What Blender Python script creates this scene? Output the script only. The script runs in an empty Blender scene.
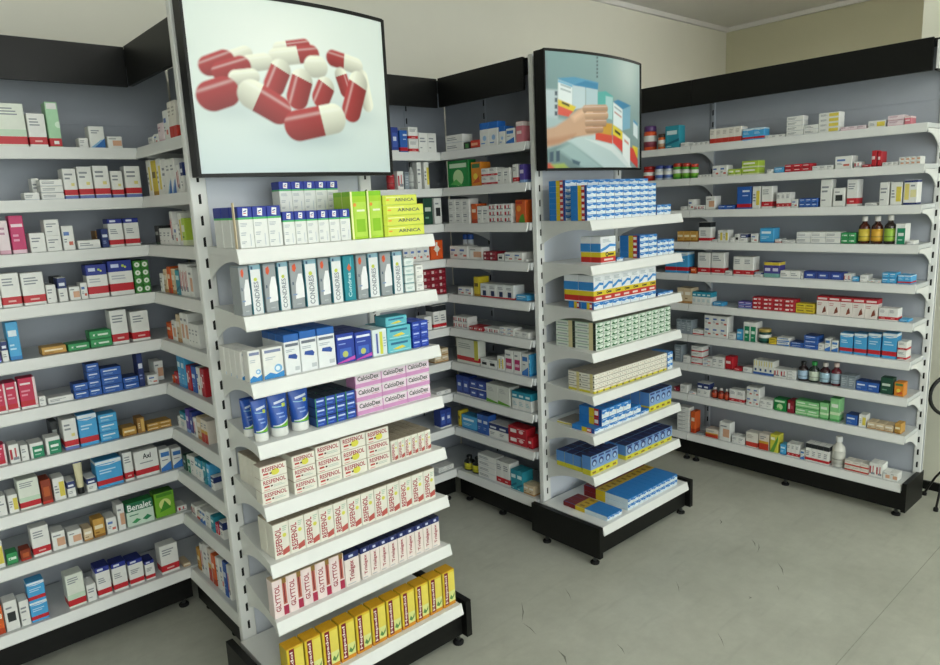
LAMPS = [(-.6, -2.4), (1.6, -2.4), (-.6, -.5), (1.6, -.5), (3.0, -1.2), (4.5, 1.48)]  # last lamp added unseen in the recess to brighten its wall and ceiling
LAMP_E, WIN_W, AMB, EXPO = 24., 150., .35, .1
import bpy, math, random
from mathutils import Vector, Matrix
random.seed(7)
S = bpy.context.scene
COL = S.collection
PI = math.pi

# ------------------------------------------------------------------ camera numbers (photograph taken as 940 x 665)
F, YAW, PIT, ROL, CAMZ = 695.23, -.7159, -.1852, -.0465, 1.624
fwd = Vector((-math.sin(YAW) * math.cos(PIT), math.cos(YAW) * math.cos(PIT), math.sin(PIT)))
r0 = Vector((math.cos(YAW), math.sin(YAW), 0))
u0 = r0.cross(fwd)
RGT = r0 * math.cos(ROL) + u0 * math.sin(ROL)
UP = r0 * -math.sin(ROL) + u0 * math.cos(ROL)
CAM = Vector((0, 0, CAMZ))

def solve_line(base, d, n):          # point base + t d with (p - CAM).n = 0
    return -((base - CAM).dot(n)) / d.dot(n)
def along(px, base, d):              # travel along d from base until picture column px
    return solve_line(base, d, RGT * F - fwd * (px - 470))
def rise(py, base):                  # height above base at picture row py
    return solve_line(base, Vector((0, 0, 1)), UP * F + fwd * (py - 332.5))
def on_plane_y(px, py, y):
    d = fwd + RGT * ((px - 470) / F) - UP * ((py - 332.5) / F)
    return CAM + d * (y / d.y)

# ------------------------------------------------------------------ materials
def lin(h):
    if isinstance(h, tuple): r = h
    else: r = tuple(int(h[i:i + 2], 16) / 255 for i in (0, 2, 4))
    return tuple((c / 12.92 if c <= .04045 else ((c + .055) / 1.055) ** 2.4) for c in r)

def mat(name, col=None, rough=.5, metal=0., noise=0., nscale=20., bump=0., attr=False, coat=0., trans=0., spec=.5, emit=None, estr=0., ior=1.45):
    m = bpy.data.materials.new(name); m.use_nodes = True
    nt = m.node_tree; b = nt.nodes['Principled BSDF']
    b.inputs['Roughness'].default_value = rough
    b.inputs['Metallic'].default_value = metal
    b.inputs['Coat Weight'].default_value = coat
    b.inputs['Transmission Weight'].default_value = trans
    b.inputs['Specular IOR Level'].default_value = spec
    b.inputs['IOR'].default_value = ior
    src = None
    if attr:
        a = nt.nodes.new('ShaderNodeAttribute'); a.attribute_name = 'Col'; src = a.outputs['Color']
    else:
        b.inputs['Base Color'].default_value = (*lin(col), 1)
    tc = nt.nodes.new('ShaderNodeTexCoord')
    if noise or bump:
        n = nt.nodes.new('ShaderNodeTexNoise'); n.inputs['Scale'].default_value = nscale; n.inputs['Detail'].default_value = 5
        nt.links.new(tc.outputs['Object'], n.inputs['Vector'])
        if noise:
            mx = nt.nodes.new('ShaderNodeMix'); mx.data_type = 'RGBA'; mx.blend_type = 'MULTIPLY'
            mp = nt.nodes.new('ShaderNodeMapRange'); mp.inputs[1].default_value = .3; mp.inputs[2].default_value = .7
            mp.inputs[3].default_value = 1 - noise; mp.inputs[4].default_value = 1.
            nt.links.new(n.outputs['Fac'], mp.inputs[0])
            mx.inputs['Factor'].default_value = 1.
            if src: nt.links.new(src, mx.inputs['A'])
            else: mx.inputs['A'].default_value = (*lin(col), 1)
            nt.links.new(mp.outputs[0], mx.inputs['B']); src = mx.outputs['Result']
        if bump:
            bp = nt.nodes.new('ShaderNodeBump'); bp.inputs['Strength'].default_value = bump; bp.inputs['Distance'].default_value = .002
            nt.links.new(n.outputs['Fac'], bp.inputs['Height']); nt.links.new(bp.outputs['Normal'], b.inputs['Normal'])
    if src: nt.links.new(src, b.inputs['Base Color'])
    if emit:
        b.inputs['Emission Color'].default_value = (*lin(emit), 1); b.inputs['Emission Strength'].default_value = estr
    return m

M = dict(
    card=mat('printed_card', rough=.42, attr=True, noise=.05, nscale=60),
    plastic=mat('coloured_plastic', rough=.28, attr=True, noise=.03, nscale=40),
    poster=mat('poster_print', rough=.42, attr=True),
    glass=mat('bottle_glass', rough=.08, attr=True, spec=.7, coat=.4),
    white=mat('white_enamel', 'e6e8e6', rough=.38, noise=.04, nscale=12, bump=.05),
    shelfgrey=mat('shelf_enamel', 'cfd3d4', rough=.42, noise=.05, nscale=10),
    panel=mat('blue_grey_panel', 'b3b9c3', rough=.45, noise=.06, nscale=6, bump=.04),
    panelw=mat('pale_panel', 'd2d8e2', rough=.4, noise=.05, nscale=6),
    black=mat('black_laminate', '0b0c0b', rough=.42, spec=.35, noise=.1, nscale=30),
    blackm=mat('black_metal', '101110', rough=.4, noise=.1, nscale=50),
    slot=mat('slot_dark', '0c0d0e', rough=.8, noise=.1, nscale=80),
    steel=mat('zinc_steel', 'b0b4b4', rough=.3, metal=.9, noise=.06, nscale=50),
    wall=mat('wall_paint', 'dedcd0', rough=.8, noise=.04, nscale=3, bump=.08),
    wallo=mat('shaded_recess_paint', 'c9c6ac', rough=.8, noise=.05, nscale=3, bump=.08),  # wall tone darkened: the recess's weaker light is put into the colour
    wallb=mat('cream_wall_paint', 'e2e2d0', rough=.8, noise=.04, nscale=3, bump=.08),
    ceil=mat('ceiling_paint', 'dddbd8', rough=.85, noise=.03, nscale=4),
    lamp=mat('lamp_diffuser', 'ffffff', rough=.5, noise=.02, emit='fcfbf4', estr=LAMP_E),
    divider=mat('divider_plastic', 'd9c8a4', rough=.4, noise=.05),
    scuff=mat('scuff_mark', '7c7e73', rough=.6, noise=.2, nscale=90),
    seam=mat('floor_seam', 'a0a296', rough=.6, noise=.2, nscale=60),
)

def floor_mat():
    m = bpy.data.materials.new('worn_vinyl_floor'); m.use_nodes = True
    nt = m.node_tree; b = nt.nodes['Principled BSDF']; N = nt.nodes.new; L = nt.links.new
    tc = N('ShaderNodeTexCoord')
    n1 = N('ShaderNodeTexNoise'); n1.inputs['Scale'].default_value = 1.6; n1.inputs['Detail'].default_value = 6; n1.inputs['Roughness'].default_value = .65
    n2 = N('ShaderNodeTexNoise'); n2.inputs['Scale'].default_value = 14; n2.inputs['Detail'].default_value = 8; n2.inputs['Roughness'].default_value = .7
    mp = N('ShaderNodeMapping'); mp.inputs['Scale'].default_value = (1.2, 9, 1); mp.inputs['Rotation'].default_value = (0, 0, .9)
    n3 = N('ShaderNodeTexNoise'); n3.inputs['Scale'].default_value = 3; n3.inputs['Detail'].default_value = 7
    L(tc.outputs['Object'], n1.inputs['Vector']); L(tc.outputs['Object'], n2.inputs['Vector'])
    L(tc.outputs['Object'], mp.inputs['Vector']); L(mp.outputs[0], n3.inputs['Vector'])
    cr = N('ShaderNodeValToRGB'); e = cr.color_ramp.elements
    e[0].position = .33; e[0].color = (*lin('b0b2a6'), 1); e[1].position = .66; e[1].color = (*lin('c3c5b9'), 1)
    L(n1.outputs['Fac'], cr.inputs['Fac'])
    r2 = N('ShaderNodeMapRange'); r2.inputs[1].default_value = .35; r2.inputs[2].default_value = .65; r2.inputs[3].default_value = .93; r2.inputs[4].default_value = 1.03
    L(n2.outputs['Fac'], r2.inputs[0])
    r3 = N('ShaderNodeMapRange'); r3.inputs[1].default_value = .3; r3.inputs[2].default_value = .42; r3.inputs[3].default_value = .93; r3.inputs[4].default_value = 1.
    L(n3.outputs['Fac'], r3.inputs[0])
    mm = N('ShaderNodeMath'); mm.operation = 'MULTIPLY'; L(r2.outputs[0], mm.inputs[0]); L(r3.outputs[0], mm.inputs[1])
    mx = N('ShaderNodeMix'); mx.data_type = 'RGBA'; mx.blend_type = 'MULTIPLY'; mx.inputs['Factor'].default_value = 1
    L(cr.outputs['Color'], mx.inputs['A']); L(mm.outputs[0], mx.inputs['B']); L(mx.outputs['Result'], b.inputs['Base Color'])
    b.inputs['Roughness'].default_value = .36
    bp = N('ShaderNodeBump'); bp.inputs['Strength'].default_value = .08; L(n2.outputs['Fac'], bp.inputs['Height']); L(bp.outputs['Normal'], b.inputs['Normal'])
    return m
M['floor'] = floor_mat()

# ------------------------------------------------------------------ mesh building
class MB:
    def __init__(s): s.v = []; s.f = []; s.c = []; s.m = []; s.sm = []
    def poly(s, pts, c=(1, 1, 1), m=0, smooth=False):
        b = len(s.v); s.v += [tuple(p) for p in pts]; s.f.append(tuple(range(b, b + len(pts)))); s.c.append(c); s.m.append(m); s.sm.append(smooth)
    def box(s, x0, x1, y0, y1, z0, z1, c=(1, 1, 1), m=0):
        b = len(s.v)
        s.v += [(x0, y0, z0), (x1, y0, z0), (x1, y1, z0), (x0, y1, z0), (x0, y0, z1), (x1, y0, z1), (x1, y1, z1), (x0, y1, z1)]
        for q in ((0, 3, 2, 1), (4, 5, 6, 7), (0, 1, 5, 4), (1, 2, 6, 5), (2, 3, 7, 6), (3, 0, 4, 7)):
            s.f.append(tuple(b + i for i in q)); s.c.append(c); s.m.append(m); s.sm.append(False)
    def rbox(s, x0, x1, y0, y1, z0, z1, r, c=(1, 1, 1), m=0):   # box with chamfered vertical and top edges
        pts = [(x0 + r, y0), (x1 - r, y0), (x1, y0 + r), (x1, y1 - r), (x1 - r, y1), (x0 + r, y1), (x0, y1 - r), (x0, y0 + r)]
        s.prism(pts, z0, z1, c, m)
    def prism(s, pts, z0, z1, c=(1, 1, 1), m=0):
        n = len(pts); b = len(s.v)
        s.v += [(x, y, z0) for x, y in pts] + [(x, y, z1) for x, y in pts]
        s.f.append(tuple(b + i for i in reversed(range(n)))); s.f.append(tuple(b + n + i for i in range(n)))
        for i in range(n):
            j = (i + 1) % n; s.f.append((b + i, b + j, b + n + j, b + n + i))
        s.c += [c] * (n + 2); s.m += [m] * (n + 2); s.sm += [False] * (n + 2)
    def extrude(s, pts, d, c=(1, 1, 1), m=0):                    # planar 3-D polygon pts pushed by vector d
        n = len(pts); b = len(s.v); d = Vector(d)
        s.v += [tuple(p) for p in pts] + [tuple(Vector(p) + d) for p in pts]
        s.f.append(tuple(b + i for i in reversed(range(n)))); s.f.append(tuple(b + n + i for i in range(n)))
        for i in range(n):
            j = (i + 1) % n; s.f.append((b + i, b + j, b + n + j, b + n + i))
        s.c += [c] * (n + 2); s.m += [m] * (n + 2); s.sm += [False] * (n + 2)
    def lathe(s, prof, n=20, c=(1, 1, 1), m=0, cx=0, cy=0):      # prof: (radius, z[, colour]) bottom to top, closed with caps
        b = len(s.v)
        for p in prof:
            for i in range(n):
                a = 2 * PI * i / n; s.v.append((cx + p[0] * math.cos(a), cy + p[0] * math.sin(a), p[1]))
        for k in range(len(prof) - 1):
            cc = prof[k][2] if len(prof[k]) > 2 else c
            for i in range(n):
                j = (i + 1) % n
                s.f.append((b + k * n + i, b + k * n + j, b + (k + 1) * n + j, b + (k + 1) * n + i)); s.c.append(cc); s.m.append(m); s.sm.append(True)
        s.f.append(tuple(b + i for i in reversed(range(n)))); s.c.append(c); s.m.append(m); s.sm.append(False)
        t = b + (len(prof) - 1) * n
        s.f.append(tuple(t + i for i in range(n))); s.c.append(c); s.m.append(m); s.sm.append(False)
    def tube(s, pts, r, n=10, c=(1, 1, 1), m=0, closed=False):
        pts = [Vector(p) for p in pts]; b = len(s.v); k = len(pts); prev = None
        for i, p in enumerate(pts):
            a = pts[(i - 1) % k] if (i or closed) else p; z = pts[(i + 1) % k] if (i < k - 1 or closed) else p
            t = (z - a).normalized()
            nn = prev if prev is not None else (Vector((0, 0, 1)) if abs(t.z) < .9 else Vector((1, 0, 0)))
            nn = (nn - t * nn.dot(t)).normalized(); prev = nn; bb = t.cross(nn)
            for j in range(n):
                q = p + (nn * math.cos(2 * PI * j / n) + bb * math.sin(2 * PI * j / n)) * r; s.v.append(tuple(q))
        for i in range(k if closed else k - 1):
            i2 = (i + 1) % k
            for j in range(n):
                j2 = (j + 1) % n
                s.f.append((b + i * n + j, b + i * n + j2, b + i2 * n + j2, b + i2 * n + j)); s.c.append(c); s.m.append(m); s.sm.append(True)
        if not closed:
            s.f.append(tuple(b + j for j in reversed(range(n)))); s.f.append(tuple(b + (k - 1) * n + j for j in range(n)))
            s.c += [c, c]; s.m += [m, m]; s.sm += [False, False]
    def mesh(s, name, mats):
        me = bpy.data.meshes.new(name); me.from_pydata(s.v, [], s.f)
        for x in (mats if isinstance(mats, (list, tuple)) else [mats]): me.materials.append(x)
        me.polygons.foreach_set('material_index', s.m); me.polygons.foreach_set('use_smooth', s.sm)
        at = me.color_attributes.new('Col', 'FLOAT_COLOR', 'CORNER')
        buf = []
        for f, c in zip(s.f, s.c): buf += [c[0], c[1], c[2], 1.] * len(f)
        at.data.foreach_set('color', buf); me.update()
        return me
    def build(s, name, mats, parent=None, loc=None):
        return link(name, s.mesh(name, mats), parent, loc)

def link(name, data, parent=None, loc=None, rz=0.):
    o = bpy.data.objects.new(name, data); COL.objects.link(o)
    if parent: o.parent = parent
    if loc is not None: o.location = loc
    if rz: o.rotation_euler = (0, 0, rz)
    return o
def tag(o, label, cat, group=None):
    o['label'] = label; o['category'] = cat
    if group: o['group'] = group
    return o
def struct(name, mb, mats):
    o = mb.build(name, mats); o['kind'] = 'structure'; return o

# ------------------------------------------------------------------ lettering as flat polygons
_txt = {}
def text_polys(t):
    if t in _txt: return _txt[t]
    cu = bpy.data.curves.new('lettering', 'FONT'); cu.body = t; cu.resolution_u = 2; cu.offset = .022
    ob = bpy.data.objects.new('lettering', cu); COL.objects.link(ob)
    dg = bpy.context.evaluated_depsgraph_get(); me = ob.evaluated_get(dg).to_mesh()
    vs = [(v.co.x, v.co.y) for v in me.vertices]; fs = [tuple(p.vertices) for p in me.polygons]
    ob.evaluated_get(dg).to_mesh_clear(); bpy.data.objects.remove(ob); bpy.data.curves.remove(cu)
    xs = [v[0] for v in vs]; ys = [v[1] for v in vs]; x0, x1, y0, y1 = min(xs), max(xs), min(ys), max(ys)
    out = [[((vs[i][0] - x0) / (x1 - x0), (vs[i][1] - y0) / (y1 - y0)) for i in f] for f in fs]
    _txt[t] = out; return out
import numpy as np
# ------------------------------------------------------------------ room
def room():
    # sizes in metres; back wall 3.26 m from the camera
    b = MB(); b.poly([(-3.6, -4.2, 0), (6.1, -4.2, 0), (6.1, 3.3, 0), (-3.6, 3.3, 0)])
    b.poly([(.2, .8165, .0006), (4.1, .8165, .0006), (4.1, .8195, .0006), (.2, .8195, .0006)], m=1)
    for x0, y0, x1, y1, w in ((1.83, 1.86, 1.73, 1.76, .005), (1.73, 1.76, 1.71, 1.66, .004), (1.70, 1.55, 1.66, 1.47, .008), (2.96, 1.45, 2.90, 1.40, .005), (2.95, 1.41, 2.86, 1.37, .004),
                              (2.84, 1.27, 2.75, 1.20, .005), (2.66, 1.19, 2.62, 1.16, .003), (3.05, 1.66, 3.0, 1.63, .006), (2.03, 1.80, 1.98, 1.72, .003), (1.88, 1.42, 1.85, 1.36, .004),
                              (2.4, 1.5, 2.33, 1.44, .003), (2.2, 1.2, 2.13, 1.13, .003), (2.5, 1.23, 2.485, 1.22, .008)):
        d = Vector((x1 - x0, y1 - y0, 0)).normalized(); n = Vector((-d.y, d.x, 0)); p = Vector((x0, y0, .0008)); q = Vector((x1, y1, .0008)); mid = (p + q) / 2 + n * w * 1.2
        b.poly([p, mid - n * w * .5, q, mid + n * w * .5], m=2)
    struct('floor', b, [M['floor'], M['seam'], M['scuff']])
    b = MB(); b.box(-3.6, 6.1, -4.2, 3.3, 2.99, 3.07); struct('ceiling', b, M['ceil'])
    b = MB(); b.box(-3.6, 6.1, 3.26, 3.36, 0, 2.99); struct('wall_back', b, M['wall'])
    b = MB(); b.box(5.92, 6.02, 1.23, 3.26, 0, 2.99); struct('wall_recess', b, M['wallo'])
    b = MB(); b.box(4.12, 5.92, 1.10, 1.23, 0, 2.99); b.box(4.12, 4.24, -4.1, 1.10, 0, 2.99); struct('wall_right', b, M['wallb'])
    b = MB(); b.box(-3.6, -3.5, -4.1, 3.26, 0, 2.99); struct('wall_left', b, M['wall'])
    # street side behind the camera: piers, header and a wide shop window
    b = MB(); b.box(-3.5, -2.6, -4.2, -4.1, 0, 2.99); b.box(3.4, 4.12, -4.2, -4.1, 0, 2.99); b.box(-2.6, 3.4, -4.2, -4.1, 2.7, 2.99); b.box(-2.6, 3.4, -4.2, -4.1, 0, .12)
    struct('wall_front', b, M['wall'])
    b = MB()
    for x in (-2.6, -1.12, .38, 1.88, 3.35): b.box(x, x + .05, -4.18, -4.12, .12, 2.7)
    b.box(-2.6, 3.4, -4.18, -4.12, 2.65, 2.7); b.box(-2.6, 3.4, -4.18, -4.12, .12, .17)
    struct('window_1', b, M['steel'])
    for nm, pts in (('baseboard_right', (4.105, 4.12, -4.1, 1.23)), ('baseboard_left', (-3.5, -3.485, -4.1, 3.26)), ('baseboard_back', (-3.485, 5.92, 3.245, 3.26))):
        b = MB(); b.box(*pts, 0, .045); struct(nm, b, M['black'])
    b = MB(); b.box(-3.5, 5.92, 3.235, 3.26, 2.955, 2.99); b.box(5.895, 5.92, 1.23, 3.235, 2.955, 2.99); struct('trim_1', b, M['ceil'])
room()

# ------------------------------------------------------------------ shelving
ZW = [1.878, 1.700, 1.520, 1.339, 1.155, .976, .792, .6135, .426, .182]     # shelf tops of every wall and side rack
ZE = [1.5255, 1.338, 1.145, .9626, .772, .590, .401, .182]                  # shelf tops of the two poster stands

def bracket_mb(x, d, zt, deep=.105, lip=.04, t=.004, y0=.012):
    b = MB(); pts = [(x, y0, zt - .002), (x, y0, zt - lip)]
    for i in range(1, 10):
        k = i / 9; pts.append((x, y0 + k * (d - y0), zt - lip - (deep - lip) * k ** 2.2))
    pts.append((x, d, zt - .002)); b.extrude(pts, (t, 0, 0)); return b

def rail_mb(x0, x1, zt, y=0.):
    b = MB(); pr = [(.004, zt), (-.001, zt), (-.004, zt - .012), (-.011, zt - .036), (-.009, zt - .041), (-.004, zt - .036), (.004, zt - .006)]
    b.extrude([(x0, y + a, z) for a, z in pr], (x1 - x0, 0, 0)); return b

def post_mb(xc, y0, y1, z0, z1, w=.035, step=.0655):
    b = MB(); b.rbox(xc - w / 2, xc + w / 2, y0, y1, z0, z1, .003)
    z = z0 + .05; i = 0
    while z < z1 - .04:
        b.box(xc - .004, xc + .004, y0 - .0005, y0 + .001, z, z + .028, m=1)
        b.box(xc - .0005, xc + .004 , y0 - .0006, y0 + .001, z + .018, z + .03, m=1)
        z += step
    return b

def foot(parent, x, y):
    b = MB(); b.lathe([(.02, 0), (.021, .008), (.014, .014)], 14); b.lathe([(.0075, .012), (.0075, .045), (.011, .046)], 12, m=1); b.build('foot', [M['slot'], M['steel']], parent, (x, y, 0))

def rack(name, label, cat, x0, x1, lip, axis, d, zs, posts, rx0, rx1, fascia=True, top=2.233, end=None, px0=None):
    """Local frame: shelf lips on y = 0, goods side -y, back panel at y = d. axis 'x': faces the camera; axis 'y': turned to face the aisle."""
    root = bpy.data.objects.new(name, None); COL.objects.link(root); tag(root, label, cat)
    if axis == 'x': root.location = (0, lip, 0)
    else: root.location = (lip, 0, 0); root.rotation_euler = (0, 0, -PI / 2)
    b = MB(); z = .19; sx0 = x0; x0 = x0 if px0 is None else px0
    while z < top - .02:
        b.box(x0, x1, d, d + .012, z, min(z + .357, top - .01)); z += .36
    b.box(x0, x1, d + .004, d + .012, .1, top - .01)
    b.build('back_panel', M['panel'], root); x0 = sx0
    for xc in posts:
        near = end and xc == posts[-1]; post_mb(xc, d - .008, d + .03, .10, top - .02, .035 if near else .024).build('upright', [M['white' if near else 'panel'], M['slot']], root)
    for i, zt in enumerate(zs):
        xe = rx1 if end else x1
        b = MB(); b.box(x0, xe, .004, d - .009, zt - .02, zt); b.box(x0, xe, .004, .016, zt - .034, zt - .02)
        sh = b.build('shelf', M['shelfgrey'], root)
        rail_mb(rx0, rx1, zt).build('price_rail', M['white'], sh)
        if i < len(zs) - 1:
            for xc in posts: bracket_mb(xc + (.006 if xc < (x0 + x1) / 2 else -.010), d - .01, zt - .0205, .085, .02, .004, .02).build('bracket', M['white'], sh)
    if fascia:
        b = MB(); b.box(rx0, rx1, -.004, .012, 2.095, top); b.build('fascia', M['black'], root)
        b = MB(); b.box(x0, x1, .012, d, top - .012, top - .004); b.build('added_shade_cover', M['black'], root)  # unseen cover added to keep the top shelf in shade
    b = MB(); b.box(rx0, rx1, .012, .026, .045, .143); b.build('plinth', M['black'], root)
    for xf in (rx0 + .03, (rx0 + rx1) / 2, rx1 - .03): foot(root, xf, .05)
    for s in (end or ()):
        b = MB(); b.box(s - .018, s + .002, -.012, d + .04, .045, .192); b.build('plinth_side', M['black'], root)
        b = MB(); b.box(s - .012, s, .012, d + .035, 2.10, 2.222); b.build('fascia_end', M['white'], root)
        b = MB(); b.box(s - .012, s + .001, -.004, d + .035, 2.092, 2.0995); b.build('edge_strip', M['black'], root)
    return root

DW1, DW2, DB, DR = .25, .29, .295, .2
rack('shelving_rack', 'shaded white back rack reaching the corner behind the red capsule poster', 'shelving', -.6, 1.09, 2.8165, 'x', DB, ZW, [.10], -.6, .846)
rack('shelving_rack', 'white side rack running back from the red capsule poster stand', 'shelving', -2.80, -2.205, .847, 'y', DW1, ZW, [-2.78], -2.80, -2.215, px0=-3.105)
rack('shelving_rack', 'short white back rack in the aisle between the two poster stands', 'shelving', 1.12, 2.59, 2.8165, 'x', DB, ZW, [2.32, 1.30], 1.396, 2.302)
rack('shelving_rack', 'white side rack running back from the hand poster stand', 'shelving', -2.80, -2.205, 2.303, 'y', DW2, ZW, [-2.78], -2.80, -2.215, px0=-3.105)
rack('shelving_rack', 'near long bay of the wall rack ending in a slotted post', 'shelving', -2.198, -1.012, 3.629, 'y', DR, ZW, [-2.176, -1.03], -2.198, -1.036, end=[-1.012])
rack('shelving_rack', 'far bay of the wall rack seen past the hand poster', 'shelving', -3.10, -2.202, 3.629, 'y', DR, ZW, [-3.08], -3.10, -2.202)

# ------------------------------------------------------------------ the two poster stands
CX1, CX2, LIPE, POSTY = 1.1215, 2.633, 1.850, 2.174
def poster_stand(cx, label, pw):
    root = bpy.data.objects.new('display_stand', None); COL.objects.link(root); root.location = (cx, 0, 0); tag(root, label, 'display stand')
    for s in (-1, 1): post_mb(pw * s, POSTY, POSTY + .028, .165, 2.24, .05).build('upright', [M['white'], M['slot']], root)
    b = MB(); b.box(.025 - pw, pw - .025, POSTY + .012, POSTY + .024, .17, 2.235); b.build('back_panel', M['panelw'], root)
    for i, zt in enumerate(ZE):
        base = i == 7; y0 = 1.802 if base else LIPE; w = .339
        wb = w if base else pw - .004
        b = MB(); b.prism([(-w, y0 + .004), (w, y0 + .004), (wb, POSTY - .004), (-wb, POSTY - .004)], zt - .022, zt)
        sh = b.build('shelf', M['white'], root)
        r = rail_mb(-w - .002, w + .004, zt, y0); r.build('price_rail', M['white'], sh)
        if not base:
            for s in (-1, 1):
                bm = MB(); dd = POSTY - .002; pts = [(0, y0 + .004, zt - .0225), (0, y0 + .004, zt - .04)]
                for k in range(1, 11):
                    t = k / 10; pts.append((0, y0 + .02 + t * (dd - y0 - .02), zt - .036 - .07 * t ** 2.4))
                pts.append((0, dd, zt - .0225))
                bm.extrude([(s * (.335 - (.335 - wb + .003) * (p[1] - y0) / (POSTY - y0)) - .002, p[1], p[2]) for p in pts], (.004, 0, 0)); bm.build('bracket', M['white'], sh)
    for s in (-1, 1):
        b = MB(); b.box(s * .366 - .012, s * .366 + .012, 1.79, POSTY + .027, .045, .188); b.build('plinth_side', M['black'], root)
        foot(root, s * .35, 1.84); foot(root, s * .35, 2.13)
    b = MB(); b.box(-.353, .353, 1.818, 1.832, .045, .142); b.build('plinth', M['black'], root)
    return root
poster_stand(CX1, 'white display stand of eight shelves under the red capsule poster', .302)
poster_stand(CX2, 'white display stand of eight shelves under the hand poster', .29)

# ------------------------------------------------------------------ curved posters
PZ0, PZ1, PHW, PYE, PB = 1.744, 2.241, .3425, 2.085, .045
def arc_y(s): return PYE - PB * (1 - s * s)
class Paint:
    """Printed picture as colours on a fine grid; feature points come in as picture columns and rows of the photograph."""
    def __init__(s, cx, nx, ny):
        s.cx = cx; s.nx = nx; s.ny = ny
        s.X, s.Z = np.meshgrid(np.linspace(-PHW + .006, PHW - .006, nx), np.linspace(PZ0 + .006, PZ1 - .006, ny)); s.C = np.zeros((ny, nx, 3))
    def pt(s, p):
        q = on_plane_y(p[0], p[1], 2.055); return np.array((q.x - s.cx, q.z))
    def col(s, c): return np.array(lin(c))
    def blend(s, a, c): s.C = s.C * (1 - a[..., None]) + np.asarray(c) * a[..., None]
    def poly(s, pts, c, soft=.003):
        P = [s.pt(p) for p in pts]; inside = np.zeros_like(s.X, bool); dist = np.full_like(s.X, 9.)
        for i in range(len(P)):
            a, b = P[i], P[(i + 1) % len(P)]
            cond = (a[1] > s.Z) != (b[1] > s.Z)
            with np.errstate(divide='ignore', invalid='ignore'): xi = (b[0] - a[0]) * (s.Z - a[1]) / (b[1] - a[1]) + a[0]
            inside ^= cond & (s.X < xi)
            ab = b - a; t = np.clip(((s.X - a[0]) * ab[0] + (s.Z - a[1]) * ab[1]) / (ab @ ab + 1e-12), 0, 1)
            dist = np.minimum(dist, np.hypot(s.X - a[0] - t * ab[0], s.Z - a[1] - t * ab[1]))
        sd = np.where(inside, dist, -dist); s.blend(np.clip(.5 + sd / (2 * soft), 0, 1), s.col(c))
    def capsule(s, A, B, r, ca, cb, split=.5, soft=.003):
        a, b = s.pt(A), s.pt(B); r = r / 305. if r > 1 else r; ab = b - a; L = np.hypot(*ab) + 1e-9; d = ab / L; n = np.array((-d[1], d[0])); n = n if n[1] > 0 else -n
        px, pz = s.X - a[0], s.Z - a[1]; u = px * d[0] + pz * d[1]; t = np.clip(u / L, 0, 1)
        qx, qz = px - t * ab[0], pz - t * ab[1]; dist = np.hypot(qx, qz); al = np.clip(.5 + (r - dist) / (2 * soft), 0, 1)
        h = (qx * n[0] + qz * n[1]) / r
        shade = np.clip(.80 + .30 * h, .45, 1.1)[..., None]
        k = np.clip(.5 + (u / L - split) / .03, 0, 1)[..., None]
        c = (s.col(ca) * (1 - k) + s.col(cb) * k) * shade
        hi = np.exp(-((h - .55) / .12) ** 2) * .32 * np.clip(1.2 - dist / r * .5, 0, 1); c = c * (1 - hi[..., None]) + np.array((.95, .97, .95)) * hi[..., None]
        s.blend(al, c)
    def build(s, name, parent):
        nx, ny = s.nx, s.ny
        y = arc_y(s.X / PHW) - .0025
        v = np.stack([s.X, y, s.Z], -1).reshape(-1, 3)
        i = np.arange(ny * nx).reshape(ny, nx); f = np.stack([i[:-1, :-1], i[:-1, 1:], i[1:, 1:], i[1:, :-1]], -1).reshape(-1, 4)
        me = bpy.data.meshes.new(name); me.from_pydata(v.tolist(), [], f.tolist()); me.materials.append(M['poster'])
        at = me.color_attributes.new('Col', 'FLOAT_COLOR', 'POINT'); at.data.foreach_set('color', np.concatenate([s.C.reshape(-1, 3), np.ones((nx * ny, 1))], 1).astype(np.float32).ravel())
        me.polygons.foreach_set('use_smooth', [True] * len(f)); return link(name, me, parent)

def poster(cx, label, paint):
    root = bpy.data.objects.new('curved_poster', None); COL.objects.link(root); root.location = (cx, 0, 0); tag(root, label, 'poster')
    n = 24; arc = [(-PHW + 2 * PHW * i / n, arc_y(-1 + 2 * i / n)) for i in range(n + 1)]
    b = MB(); b.prism(arc + [(PHW, 2.140), (-PHW, 2.140)], PZ0, PZ1); b.build('backing_box', M['black'], root)
    b = MB()
    for z0, z1 in ((PZ0 - .003, PZ0 + .008), (PZ1 - .008, PZ1 + .003)):
        b.prism([(x, y - .006) for x, y in arc] + [(x, y + .002) for x, y in reversed(arc)], z0, z1)
    for s in (-1, 1): b.box(s * PHW - .004, s * PHW + .004, PYE - .008, PYE + .01, PZ0, PZ1)
    b.build('frame', M['black'], root)
    for s in (-1, 1):
        for z in (1.84, 2.15): b = MB(); b.box(s * .22 - .015, s * .22 + .015, 2.1405, POSTY + .011, z, z + .03); b.build('mounting_arm', M['blackm'], root)
    paint.build('picture', root); return root

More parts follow.
